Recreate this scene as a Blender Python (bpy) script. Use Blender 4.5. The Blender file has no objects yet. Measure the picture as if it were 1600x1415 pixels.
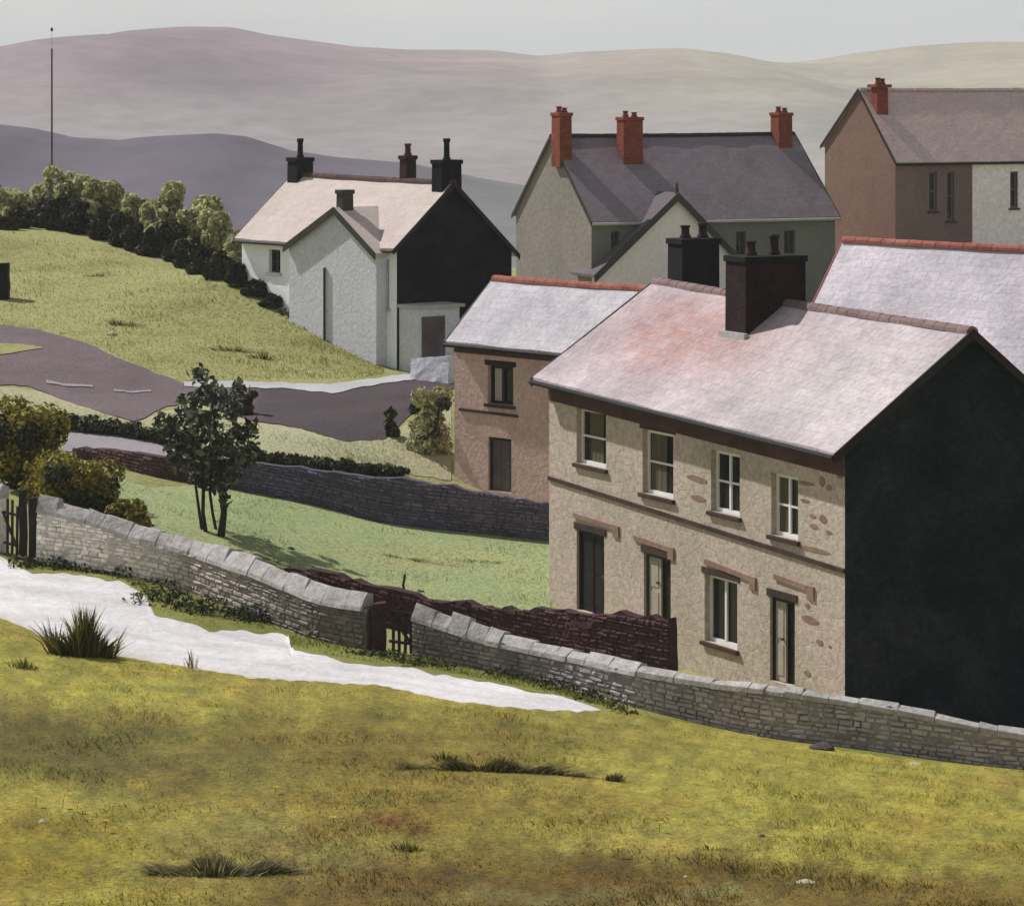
import bpy, bmesh, math, random
import numpy as np
from mathutils import Vector

random.seed(7)
RNG = np.random.default_rng(11)
SC = bpy.context.scene
COL = SC.collection

# ------------------------------------------------------------------ view used to survey the site
F, HY, CZ = 5200.0, 100.0, 14.1           # focal length and horizon (photo pixels), eye height (m)

def W(px, py, d):                           # a surveyed point: photo pixel at a known distance
    return Vector(((px - 800) * d / F, d, CZ - (py - HY) * d / F))

def lin(c):
    out = []
    for v in c:
        v = v / 255.0
        out.append(v / 12.92 if v <= 0.04045 else ((v + 0.055) / 1.055) ** 2.4)
    return out

# ------------------------------------------------------------------ tagging
def tag(o, label=None, cat=None, group=None, kind=None):
    if label: o['label'] = label
    if cat: o['category'] = cat
    if group: o['group'] = group
    if kind: o['kind'] = kind
    return o

def empty(name, loc, label=None, cat=None, group=None):
    o = bpy.data.objects.new(name, None)
    o.empty_display_size = 0.3
    o.location = loc
    COL.objects.link(o)
    return tag(o, label, cat, group)

def origin_of(parent):
    v = Vector((0, 0, 0))
    while parent is not None:
        v = v + parent.location
        parent = parent.parent
    return v

class MB:
    """collects vertices (world coordinates) and faces, builds ONE mesh object"""
    def __init__(self):
        self.v = []; self.f = []; self.c = None
    def add(self, vs, fs):
        n = len(self.v)
        self.v.extend([tuple(p) for p in vs])
        self.f.extend([tuple(i + n for i in f) for f in fs])
    def hexa(self, p):                      # 8 corners: bottom 0-3 ccw, top 4-7
        self.add(p, [(3, 2, 1, 0), (4, 5, 6, 7), (0, 1, 5, 4), (1, 2, 6, 5), (2, 3, 7, 6), (3, 0, 4, 7)])
    def tube(self, a, b, r0, r1=None, n=8, cap=True):
        a = Vector(a); b = Vector(b); r1 = r0 if r1 is None else r1
        d = (b - a).normalized()
        u = d.orthogonal().normalized(); w = d.cross(u)
        vs = []
        for P, r in ((a, r0), (b, r1)):
            for k in range(n):
                t = 2 * math.pi * k / n
                vs.append(P + u * (r * math.cos(t)) + w * (r * math.sin(t)))
        fs = [(k, (k + 1) % n, n + (k + 1) % n, n + k) for k in range(n)]
        if cap: fs += [tuple(reversed(range(n))), tuple(range(n, 2 * n))]
        self.add(vs, fs)
    def path(self, pts, rad, n=7):
        for i in range(len(pts) - 1):
            self.tube(pts[i], pts[i + 1], rad[i], rad[i + 1], n)
    def build(self, name, mat, parent=None, smooth=False, cols=None, bevel=0):
        o0 = origin_of(parent)
        me = bpy.data.meshes.new(name)
        vv = [(p[0] - o0.x, p[1] - o0.y, p[2] - o0.z) for p in self.v]
        me.from_pydata(vv, [], self.f)
        if smooth: me.shade_smooth()
        me.materials.append(mat)
        if cols is not None:
            at = me.color_attributes.new('Col', 'FLOAT_COLOR', 'POINT')
            a = np.ones((len(vv), 4), dtype=np.float32); a[:, :3] = cols
            at.data.foreach_set('color', a.ravel())
        me.update()
        o = bpy.data.objects.new(name, me)
        COL.objects.link(o)
        if parent: o.parent = parent
        if bevel:
            m = o.modifiers.new('bevel', 'BEVEL'); m.width = bevel; m.segments = 2; m.limit_method = 'ANGLE'
        return o

def recentre(o):
    """put a top-level mesh's origin at the base of the mesh"""
    me = o.data
    n = len(me.vertices); a = np.empty(n * 3, dtype=np.float32)
    me.vertices.foreach_get('co', a); a = a.reshape(-1, 3)
    c = np.array([(a[:, 0].min() + a[:, 0].max()) / 2, (a[:, 1].min() + a[:, 1].max()) / 2, a[:, 2].min()], dtype=np.float32)
    a -= c
    me.vertices.foreach_set('co', a.ravel()); me.update()
    o.location = Vector([float(v) for v in c])
    return o

# ------------------------------------------------------------------ materials
def nodes(name):
    m = bpy.data.materials.new(name); m.use_nodes = True
    nt = m.node_tree
    b = nt.nodes['Principled BSDF']
    b.inputs['Roughness'].default_value = 0.9
    b.inputs['Specular IOR Level'].default_value = 0.15
    return m, nt, b

def mulcol(nt, a, f):
    n = nt.nodes.new('ShaderNodeMix'); n.data_type = 'RGBA'; n.blend_type = 'MULTIPLY'
    n.inputs[0].default_value = 1
    nt.links.new(a, n.inputs[6]); nt.links.new(f, n.inputs[7])
    return n.outputs[2]

def ramp(nt, fac, stops):
    r = nt.nodes.new('ShaderNodeValToRGB')
    e = r.color_ramp.elements
    e[0].position, e[0].color = stops[0][0], (*stops[0][1], 1)
    e[1].position, e[1].color = stops[-1][0], (*stops[-1][1], 1)
    for p, c in stops[1:-1]:
        q = e.new(p); q.color = (*c, 1)
    nt.links.new(fac, r.inputs[0])
    return r.outputs[0]

def noise(nt, vec, scale, detail=4, rough=0.55, dist=0.0):
    n = nt.nodes.new('ShaderNodeTexNoise')
    n.inputs['Scale'].default_value = scale; n.inputs['Detail'].default_value = detail
    n.inputs['Roughness'].default_value = rough; n.inputs['Distortion'].default_value = dist
    nt.links.new(vec, n.inputs['Vector'])
    return n.outputs['Fac']

def wash(name, c1, c2, c3=None, scale=0.35, grain=9, gamp=0.22, bump=0.25, rough=0.9, sq=(1, 1, 1),
         vc=False, stones=None, courses=None, spec=0.15, k=1.0):
    """mottled wash of two or three pigments with a fine grain; optional rubble joints or slate courses"""
    m, nt, b = nodes(name)
    b.inputs['Roughness'].default_value = rough
    b.inputs['Specular IOR Level'].default_value = spec
    tc = nt.nodes.new('ShaderNodeTexCoord')
    mp = nt.nodes.new('ShaderNodeMapping'); mp.inputs['Scale'].default_value = sq
    nt.links.new(tc.outputs['Object'], mp.inputs['Vector'])
    vec = mp.outputs['Vector']
    if vc:
        at = nt.nodes.new('ShaderNodeAttribute'); at.attribute_name = 'Col'
        col = at.outputs['Color']
        col = mulcol(nt, col, ramp(nt, noise(nt, vec, scale, 6, 0.6, 0.4), [(0.3, (0.78,) * 3), (0.7, (1.2,) * 3)]))
    else:
        f = noise(nt, vec, scale, 6, 0.6, 0.5)
        l1 = [x * k for x in lin(c1)]; l2 = [x * k for x in lin(c2)]
        st = [(0.34, l1), (0.66, l2)]
        if c3: st = [(0.32, l1), (0.5, l2), (0.68, [x * k for x in lin(c3)])]
        col = ramp(nt, f, st)
    g = noise(nt, vec, grain, 3, 0.7)
    col = mulcol(nt, col, ramp(nt, g, [(0.28, (1 - gamp,) * 3), (0.72, (1 + gamp,) * 3)]))
    h = g
    if stones:
        sx, sz, amt = stones
        mp2 = nt.nodes.new('ShaderNodeMapping'); mp2.inputs['Scale'].default_value = (sx, sx, sz)
        nt.links.new(tc.outputs['Object'], mp2.inputs['Vector'])
        vo = nt.nodes.new('ShaderNodeTexVoronoi'); vo.feature = 'DISTANCE_TO_EDGE'
        vo.inputs['Scale'].default_value = 1.0
        nt.links.new(mp2.outputs['Vector'], vo.inputs['Vector'])
        j = ramp(nt, vo.outputs['Distance'], [(0.0, (1 - amt,) * 3), (0.09, (1.0,) * 3)])
        vb = nt.nodes.new('ShaderNodeTexVoronoi'); vb.inputs['Scale'].default_value = 1.0
        nt.links.new(mp2.outputs['Vector'], vb.inputs['Vector'])
        hs = nt.nodes.new('ShaderNodeSeparateColor'); nt.links.new(vb.outputs['Color'], hs.inputs[0])
        tone = ramp(nt, hs.outputs[0], [(0.0, (1 - amt * 0.55, 1 - amt * 0.6, 1 - amt * 0.6)), (1.0, (1 + amt * 0.4,) * 3)])
        col = mulcol(nt, mulcol(nt, col, j), tone)
        mm = nt.nodes.new('ShaderNodeMath'); mm.operation = 'MULTIPLY_ADD'
        mm.inputs[1].default_value = 0.5
        nt.links.new(g, mm.inputs[0]); nt.links.new(j, mm.inputs[2])
        h = mm.outputs[0]
    if courses:
        cw, ch, amt = courses
        at = nt.nodes.new('ShaderNodeUVMap'); at.uv_map = 'roof'
        br = nt.nodes.new('ShaderNodeTexBrick')
        br.inputs['Scale'].default_value = 1.0
        br.inputs['Brick Width'].default_value = cw; br.inputs['Row Height'].default_value = ch
        br.inputs['Mortar Size'].default_value = 0.012; br.inputs['Mortar Smooth'].default_value = 0.4
        br.inputs['Color1'].default_value = (1 - amt * 0.5,) * 3 + (1,)
        br.inputs['Color2'].default_value = (1 + amt * 0.35,) * 3 + (1,)
        br.inputs['Mortar'].default_value = (1 - amt * 1.3,) * 3 + (1,)
        nt.links.new(at.outputs['UV'], br.inputs['Vector'])
        col = mulcol(nt, col, br.outputs['Color'])
    nt.links.new(col, b.inputs['Base Color'])
    if bump:
        bp = nt.nodes.new('ShaderNodeBump'); bp.inputs['Strength'].default_value = bump
        bp.inputs['Distance'].default_value = 0.05
        nt.links.new(h, bp.inputs['Height']); nt.links.new(bp.outputs['Normal'], b.inputs['Normal'])
    return m

def leafmat(name, cs, k=1.0, trans=0.15):
    m, nt, b = nodes(name)
    b.inputs['Roughness'].default_value = 0.65
    ge = nt.nodes.new('ShaderNodeNewGeometry')
    n = len(cs)
    col = ramp(nt, ge.outputs['Random Per Island'], [(i / (n - 1), [x * k for x in lin(c)]) for i, c in enumerate(cs)])
    nt.links.new(col, b.inputs['Base Color'])
    tr = nt.nodes.new('ShaderNodeBsdfTranslucent'); nt.links.new(col, tr.inputs['Color'])
    mx = nt.nodes.new('ShaderNodeMixShader'); mx.inputs[0].default_value = trans
    out = nt.nodes['Material Output']
    nt.links.new(b.outputs[0], mx.inputs[1]); nt.links.new(tr.outputs[0], mx.inputs[2])
    nt.links.new(mx.outputs[0], out.inputs['Surface'])
    return m

def bladecol(name, k=1.0):
    m, nt, b = nodes(name)
    b.inputs['Roughness'].default_value = 0.9; b.inputs['Specular IOR Level'].default_value = 0
    at = nt.nodes.new('ShaderNodeAttribute'); at.attribute_name = 'Col'
    ge = nt.nodes.new('ShaderNodeNewGeometry')
    col = mulcol(nt, at.outputs['Color'], ramp(nt, ge.outputs['Random Per Island'], [(0, (0.75,) * 3), (1, (1.25,) * 3)]))
    nt.links.new(col, b.inputs['Base Color'])
    tr = nt.nodes.new('ShaderNodeBsdfTranslucent'); nt.links.new(col, tr.inputs['Color'])
    mx = nt.nodes.new('ShaderNodeMixShader'); mx.inputs[0].default_value = 0.5
    nt.links.new(b.outputs[0], mx.inputs[1]); nt.links.new(tr.outputs[0], mx.inputs[2])
    nt.links.new(mx.outputs[0], nt.nodes['Material Output'].inputs['Surface'])
    return m

def glassmat(name, c):
    m, nt, b = nodes(name)
    b.inputs['Base Color'].default_value = (*lin(c), 1)
    b.inputs['Roughness'].default_value = 0.12
    b.inputs['Specular IOR Level'].default_value = 0.35
    return m

M = {}
M['ground']   = wash('hill_grass', (138, 138, 84), (158, 156, 99), (166, 162, 108), 0.3, 7, 0.4, 0.8, k=0.8)
M['field']    = wash('field_grass', (0,)*3, (0,)*3, None, 0.9, 10, 0.42, 0.9, vc=True)
M['blade']    = bladecol('grass_blades')
M['road']     = wash('chalk_road', (222, 214, 212), (232, 227, 226), (0,)*3, 0.45, 6, 0.14, 0.6, vc=True)
M['verge']    = wash('verge_grass', (112, 116, 52), (136, 136, 66), (150, 148, 80), 0.5, 8, 0.25, 0.5, k=0.8)
M['lawn']     = wash('lawn_grass', (136, 150, 100), (150, 160, 112), (158, 160, 108), 0.25, 8, 0.36, 0.8, k=0.9)
M['pale']     = wash('pale_grass', (168, 170, 135), (178, 174, 138), (186, 178, 140), 0.3, 8, 0.3, 0.7, k=0.8)
M['lane']     = wash('lane_tarmac', (0,)*3, (0,)*3, None, 0.3, 9, 0.3, 0.7, vc=True)
M['greypath'] = wash('grey_path', (158, 150, 154), (172, 164, 168), None, 0.4, 9, 0.16, 0.3, k=.75)
M['pave']     = wash('pavement_stone', (196, 192, 194), (214, 211, 212), None, 0.6, 9, 0.12, 0.3, k=.66)
M['hills']    = wash('hill_heather', (0,)*3, (0,)*3, None, 0.008, 0.1, 0.14, 0.0, vc=True, sq=(1, .5, 2.5))
M['stone']    = wash('wall_stone', (0,)*3, (0,)*3, None, 0.5, 9, 0.25, 0.7, vc=True)
M['dwall']    = wash('dark_wall_stone', (0,)*3, (0,)*3, None, 0.6, 9, 0.25, 0.7, vc=True)
M['coping']   = wash('coping_stone', (178, 170, 167), (206, 200, 197), (160, 152, 147), 0.8, 7, 0.28, 0.6, k=.72)
M['slatewall']= wash('dark_slate_wall', (66, 61, 72), (84, 78, 90), None, 0.5, 9, 0.25, 0.6, stones=(2.0, 5.0, 0.3))
M['brownwall']= wash('dark_brown_wall', (58, 38, 40), (74, 52, 54), None, 0.5, 9, 0.25, 0.6, stones=(2.0, 5.0, 0.3))
M['facade']   = wash('sandstone_facade', (174, 162, 146), (186, 172, 158), (196, 172, 166), 0.25, 7, 0.26, 0.6, stones=(1.9, 4.6, 0.09))
M['roofvc']   = wash('pale_slate_roof', (0,)*3, (0,)*3, None, 0.5, 7, 0.18, 0.5, vc=True, courses=(0.42, 0.26, 0.13))
M['black']    = wash('shade_black_gable', (8, 17, 20), (22, 34, 38), (44, 48, 51), 0.4, 6, 0.35, 0.6, stones=(3.2, 5.5, 0.25))  # the end gable's shade put into its colour, near black
M['blackbrown']= wash('shade_brown_black', (8, 6, 7), (20, 15, 17), (36, 30, 31), 0.5, 6, 0.4, 0.6, stones=(3.2, 5.5, 0.3))  # cottage gable's shade put into a near-black colour; also on its chimney
M['darktrim'] = wash('dark_paint', (32, 26, 27), (46, 38, 38), None, 1.2, 9, 0.2, 0.1, rough=0.6)
M['greentrim']= wash('grey_green_paint', (52, 52, 47), (66, 65, 58), None, 1.2, 9, 0.2, 0.1, rough=0.6)
M['eaves']    = wash('brown_eaves_shade', (70, 52, 49), (92, 70, 64), None, 1.2, 9, 0.2, 0.2)  # brown board colour, partly the painted eaves shadow; also on one ridge
M['white']    = wash('white_paint', (222, 222, 220), (232, 232, 230), None, 2.0, 14, 0.05, 0.05, rough=0.5)
M['glass']    = glassmat('window_glass', (22, 22, 23))
M['curtain']  = wash('olive_curtain', (84, 78, 58), (98, 92, 68), None, 2, 12, 0.15, 0.1, sq=(3, 3, .4))
M['door']     = wash('black_door', (28, 25, 27), (40, 36, 37), None, 1.2, 9, 0.2, 0.1, rough=0.55)
M['paledoor'] = wash('stone_grey_door', (160, 152, 138), (172, 164, 150), None, 1.2, 9, 0.1, 0.1, rough=0.6)
M['purpledoor']= wash('slate_door', (80, 70, 74), (98, 88, 92), None, 1.2, 9, 0.2, 0.1, rough=0.6)
M['redstone'] = wash('red_brown_stone', (132, 106, 95), (150, 124, 110), None, 1.5, 9, 0.2, 0.3)
M['darkstone']= wash('dark_stone', (60, 46, 42), (78, 62, 56), None, 1.5, 9, 0.2, 0.3)
M['brownfac'] = wash('brown_render', (186, 156, 148), (196, 168, 160), (202, 168, 162), 0.3, 7, 0.22, 0.5)
M['redridge'] = wash('terracotta_ridge', (140, 78, 68), (165, 104, 92), None, 1.2, 9, 0.2, 0.2)
M['slateridge']= wash('slate_ridge', (112, 92, 92), (136, 114, 114), None, 1.2, 9, 0.2, 0.3)
M['maroon']   = wash('maroon_chimney', (36, 22, 22), (50, 32, 31), None, 0.9, 7, 0.25, 0.4, stones=(3.0, 7.0, 0.25))
M['darkpot']  = wash('sooty_pot', (44, 32, 31), (62, 46, 44), None, 1.5, 9, 0.2, 0.2)
M['redbrick'] = wash('red_chimney_brick', (112, 56, 43), (138, 72, 54), None, 0.9, 7, 0.22, 0.35, stones=(3.0, 7.0, 0.25))
M['brownbrick']= wash('dark_brown_brick', (48, 30, 29), (66, 43, 41), None, 0.9, 7, 0.22, 0.35, stones=(3.0, 7.0, 0.25))
M['soot']     = wash('sooty_brick', (24, 21, 23), (36, 32, 34), None, 0.9, 7, 0.22, 0.35, stones=(3.0, 7.0, 0.2))
M['pot']      = wash('clay_pot', (76, 48, 43), (98, 64, 56), None, 1.5, 9, 0.2, 0.2)
M['pink_roof']= wash('pink_slate_roof', (214, 198, 188), (222, 208, 200), (214, 194, 188), 0.4, 6, 0.1, 0.3, courses=(0.5, 0.32, 0.08), k=.74)
M['greyrender']= wash('grey_white_render', (196, 197, 206), (208, 209, 217), None, 0.3, 7, 0.16, 0.4)
M['whiterender']= wash('white_render', (234, 238, 246), (243, 246, 250), None, 0.4, 7, 0.06, 0.2)
M['greywall'] = wash('grey_rendered_wall', (128, 121, 117), (141, 133, 128), None, 0.25, 6, 0.22, 0.5)
M['purpleroof']= wash('purple_slate_roof', (104, 94, 99), (120, 109, 114), (116, 100, 107), 0.25, 6, 0.14, 0.3, courses=(0.5, 0.32, 0.12), k=1.3)
M['wingslate']= wash('wing_slates', (96, 86, 91), (110, 100, 105), None, 0.4, 6, 0.16, 0.3)
M['wingpink'] = wash('wing_pink_slates', (186, 172, 164), (196, 182, 174), None, 0.4, 6, 0.12, 0.3)
M['shadewall']= wash('grey_green_shade', (104, 106, 99), (118, 119, 112), None, 0.3, 6, 0.14, 0.2)  # shadow on the house front put into a darker grey-green
M['winggable']= wash('pale_grey_gable', (226, 216, 224), (234, 224, 231), None, 0.3, 6, 0.12, 0.2)
M['browngable']= wash('brown_stone_gable', (112, 87, 76), (126, 101, 88), (122, 91, 82), 0.25, 6, 0.14, 0.3)
M['mauveroof']= wash('mauve_slate_roof', (138, 122, 120), (150, 134, 130), (152, 130, 126), 0.2, 6, 0.14, 0.3, courses=(0.5, 0.32, 0.1), k=1.95)
M['plumwall'] = wash('plum_shaded_render', (112, 92, 92), (130, 110, 108), None, 0.25, 6, 0.15, 0.3)  # shaded part of the front, its shade put into the purple colour
M['lightwall']= wash('light_grey_render', (240, 230, 238), (246, 236, 244), None, 0.25, 5, 0.2, 0.5)
M['wood']     = wash('weathered_timber', (42, 36, 38), (60, 52, 54), None, 1.5, 12, 0.25, 0.4, sq=(3, 3, .5))
M['trunk']    = wash('bark', (44, 42, 38), (62, 58, 50), None, 2, 12, 0.3, 0.5, sq=(2, 2, .5))
M['rust']     = wash('rusty_steel', (84, 64, 62), (104, 84, 82), None, 1.5, 9, 0.2, 0.1)
M['rock']     = wash('pale_rock', (158, 152, 128), (180, 172, 148), None, 2, 12, 0.2, 0.4)
M['darkrock'] = wash('dark_rock', (62, 56, 54), (84, 78, 74), None, 2, 12, 0.25, 0.4)
M['leaf_dark']= leafmat('dark_bush_leaves', [(30, 33, 18), (46, 48, 26), (60, 62, 34), (78, 80, 46)])
M['leaf_olive']= leafmat('olive_bush_leaves', [(96, 98, 64), (124, 124, 84), (146, 144, 108), (168, 164, 128)], k=1.7, trans=.45)
M['leaf_tree']= leafmat('tree_leaves', [(40, 46, 36), (58, 64, 48), (84, 90, 66), (124, 130, 100)])
M['leaf_gold']= leafmat('golden_bush_leaves', [(70, 66, 24), (112, 104, 38), (136, 126, 46), (152, 140, 64)], k=1.12, trans=.3)
M['leaf_weed']= leafmat('weed_leaves', [(34, 40, 26), (48, 54, 34), (62, 68, 40), (96, 102, 52)])
M['leaf_pale']= leafmat('pale_shrub_leaves', [(120, 120, 84), (160, 158, 112), (182, 178, 130), (186, 184, 142)])
M['leaf_grey']= leafmat('grey_green_leaves', [(84, 82, 54), (112, 108, 74), (140, 134, 96), (164, 158, 116)])
M['tuft']     = leafmat('tuft_blades', [(58, 58, 24), (84, 82, 34), (112, 106, 46), (140, 132, 66)], trans=0.3)
M['tuft_dark']= leafmat('dark_blades', [(46, 46, 26), (66, 64, 36), (88, 82, 46), (120, 110, 58)], trans=0.3)
M['tuft_grey']= leafmat('grey_blades', [(78, 72, 44), (108, 102, 66), (138, 130, 90), (172, 164, 120)], trans=0.3)
M['flower']   = wash('yellow_petals', (186, 150, 30), (200, 164, 44), None, 2, 12, 0.1, 0)

# ------------------------------------------------------------------ terrain
CTRL = [(0,1415,46),(800,1415,46),(1600,1415,46),(0,1200,56),(800,1250,54),(1600,1300,55),
 (0,970,72),(400,1065,67),(800,1110,66),
 (60,880,82),(300,922,80),(500,1000,76),(650,1030,74),(860,1067,72),(1000,1108,70),(1200,1150,68.5),(1400,1180,67.5),(1590,1198,67),
 (850,940,86.5),(1315,1108,74),(1200,1080,77),(1100,1056,79.6),(1000,1010,82.5),(600,900,88),(400,830,90),(250,790,92),
 (1590,1158,76),(1700,1175,76),(1450,1120,75),(850,842,95),(600,815,96),(330,757,98),(150,725,100),(0,740,95),
 (300,660,108),(150,640,110),(600,690,105),(712,750,103),(690,715,104),
 (0,560,118),(200,620,114),(500,640,110),(640,610,114),(700,592,118),
 (0,510,124),(150,540,121),(280,600,116),(450,595,117),
 (150,450,132),(300,500,126),(450,550,122),(0,430,136),
 (0,352,150),(150,372,146),(300,420,138),(400,445,131),(450,490,128.5),(620,578,123)]
WP = [W(*c) for c in CTRL]
WP += [Vector(p) for p in [(-30,176,4.5),(-12,168,4.0),(0,152,2.8),(18,150,2.8),(30,165,3),(25,100,1.4),(10,92,.6),(14,80,.2),
 (-45,46,3),(-45,80,3.4),(-45,110,5),(-50,140,7),(-55,176,5.5),(45,46,2),(45,70,0),(45,100,1),(45,140,2.5),(45,176,3),
 (0,0,12.3),(-30,0,12.3),(30,0,12.3),(0,25,6.3),(-20,25,6.5),(20,25,6.2),(-60,230,2),(0,230,1),(60,230,1)]]
CP = np.array([[p.x, p.y, p.z] for p in WP])
def _U(r2): return np.where(r2 > 1e-9, r2 * np.log(np.maximum(r2, 1e-9)), 0.0)
_n = len(CP)
_K = _U(((CP[:, None, :2] - CP[None, :, :2]) ** 2).sum(-1)) + np.eye(_n) * 2.0
_P = np.c_[np.ones(_n), CP[:, :2]]
_A = np.zeros((_n + 3, _n + 3)); _A[:_n, :_n] = _K; _A[:_n, _n:] = _P; _A[_n:, :_n] = _P.T
_sol = np.linalg.solve(_A, np.r_[CP[:, 2], 0, 0, 0])
GX = np.arange(-60, 60.01, 0.75); GY = np.arange(-10, 240.01, 0.75)
_gx, _gy = np.meshgrid(GX, GY, indexing='ij')
_q = np.c_[_gx.ravel(), _gy.ravel()]
_z = np.zeros(len(_q))
for i in range(0, len(_q), 8000):
    b = _q[i:i + 8000]
    _z[i:i + 8000] = _U(((b[:, None, :] - CP[None, :, :2]) ** 2).sum(-1)) @ _sol[:_n] + _sol[_n] + b @ _sol[_n + 1:]
GZ = _z.reshape(_gx.shape)
GZ += 0.035 * np.sin(_gx * 1.1 + 0.6 * np.sin(_gy * 0.7)) * np.cos(_gy * 0.9 + _gx * 0.3) * np.clip((150 - _gy) / 60, 0, 1)

def T(x, y):
    x = np.clip(np.asarray(x, float), GX[0], GX[-1] - 1e-6); y = np.clip(np.asarray(y, float), GY[0], GY[-1] - 1e-6)
    fx = (x - GX[0]) / 0.75; fy = (y - GY[0]) / 0.75
    i = np.minimum(fx.astype(int), len(GX) - 2); j = np.minimum(fy.astype(int), len(GY) - 2)
    u = fx - i; v = fy - j
    return (GZ[i, j] * (1 - u) * (1 - v) + GZ[i + 1, j] * u * (1 - v) + GZ[i, j + 1] * (1 - u) * v + GZ[i + 1, j + 1] * u * v)
def Tz(x, y): return float(T(x, y))

_DD = np.arange(12, 190, 0.8)
def G(px, py):                               # where the line of sight meets the ground (arrays)
    px = np.atleast_1d(np.asarray(px, float)); py = np.atleast_1d(np.asarray(py, float))
    out = np.zeros((len(px), 3))
    for c in range(0, len(px), 4000):
        kx = (px[c:c + 4000] - 800) / F; ky = (py[c:c + 4000] - HY) / F
        dif = (CZ - ky[:, None] * _DD) - T(kx[:, None] * _DD, np.broadcast_to(_DD, (len(kx), len(_DD))))
        below = dif < 0
        i = np.where(below.any(1), below.argmax(1), len(_DD) - 1)
        hi = _DD[i]; lo = np.maximum(hi - 0.8, 1.0)
        for _ in range(12):
            m = (lo + hi) / 2; b = (CZ - ky * m) < T(kx * m, m)
            hi = np.where(b, m, hi); lo = np.where(b, lo, m)
        out[c:c + 4000] = np.c_[kx * hi, hi, T(kx * hi, hi)]
    return out
def g1(px, py):
    r = G([px], [py])[0]
    return Vector(r)

# ground sheet
def build_ground():
    xs = np.r_[[-2500, -1600, -900, -400, -200, -110, -80], GX, [80, 110, 200, 400, 900, 1600, 2500]]
    ys = np.r_[[-400, -120, -40], GY, [250, 265, 285, 310, 350, 420, 550, 800, 1200, 2000, 2800]]
    X, Y = np.meshgrid(xs, ys, indexing='ij')
    Z = T(X, Y)
    s = np.clip((Y - 185) / 110, 0, 1); s = s * s * (3 - 2 * s)
    Z = Z * (1 - s) - 14 * s
    nx, ny = X.shape
    idx = np.arange(nx * ny).reshape(nx, ny)
    mb = MB()
    mb.v = list(map(tuple, np.c_[X.ravel(), Y.ravel(), Z.ravel()]))
    mb.f = list(map(tuple, np.c_[idx[:-1, :-1].ravel(), idx[1:, :-1].ravel(), idx[1:, 1:].ravel(), idx[:-1, 1:].ravel()]))
    tag(mb.build('ground', M['ground'], smooth=True), kind='structure')
build_ground()

def resample(pl, n, jit=0.0, seed=0):
    pl = np.array(pl, float)
    s = np.r_[0, np.cumsum(np.hypot(*np.diff(pl, axis=0).T))]
    q = np.linspace(0, s[-1], n)
    r = np.c_[np.interp(q, s, pl[:, 0]), np.interp(q, s, pl[:, 1])]
    if jit:
        rg = np.random.default_rng(seed)
        a = rg.normal(0, 1, n)
        a = np.convolve(a, [.25, .5, .25], 'same')
        r[1:-1, 1] += jit * a[1:-1]
    return r

def resample_x(pl, xs, jit=0.0, seed=0):
    pl = np.array(pl, float)
    y = np.interp(xs, pl[:, 0], pl[:, 1])
    if jit:
        rg = np.random.default_rng(seed)
        y = y + jit * np.convolve(rg.normal(0, 1, len(xs)), [.25, .5, .25], 'same')
    return y

def sheet(name, low, up, n, m, off, mat, jit=1.5, colfn=None, seed=1):
    x0 = max(low[0][0], up[0][0]); x1 = min(low[-1][0], up[-1][0])
    xs = np.linspace(x0, x1, n)
    yl = resample_x(low, xs, jit, seed); yu = resample_x(up, xs, jit, seed + 50)
    yu = np.minimum(yu, yl - 0.3)
    w = np.linspace(0, 1, m)
    PX = np.repeat(xs[:, None], m, 1); PY = yl[:, None] * (1 - w) + yu[:, None] * w
    P = G(PX.ravel(), PY.ravel())
    P[:, 2] += off
    idx = np.arange(n * m).reshape(n, m)
    mb = MB(); mb.v = list(map(tuple, P))
    mb.f = list(map(tuple, np.c_[idx[:-1, :-1].ravel(), idx[1:, :-1].ravel(), idx[1:, 1:].ravel(), idx[:-1, 1:].ravel()]))
    cols = colfn(PX.ravel(), PY.ravel()) if colfn else None
    o = mb.build(name, mat, smooth=True, cols=cols)
    tag(o, kind='structure')
    return o, P, cols

def vnoise(x, y, seed):
    g = np.random.default_rng(seed).uniform(0, 1, (64, 64))
    i = np.floor(x).astype(int); j = np.floor(y).astype(int); u = x - i; v = y - j
    u = u * u * (3 - 2 * u); v = v * v * (3 - 2 * v); i %= 64; j %= 64; i1 = (i + 1) % 64; j1 = (j + 1) % 64
    return g[i, j] * (1 - u) * (1 - v) + g[i1, j] * u * (1 - v) + g[i, j1] * (1 - u) * v + g[i1, j1] * u * v
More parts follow.
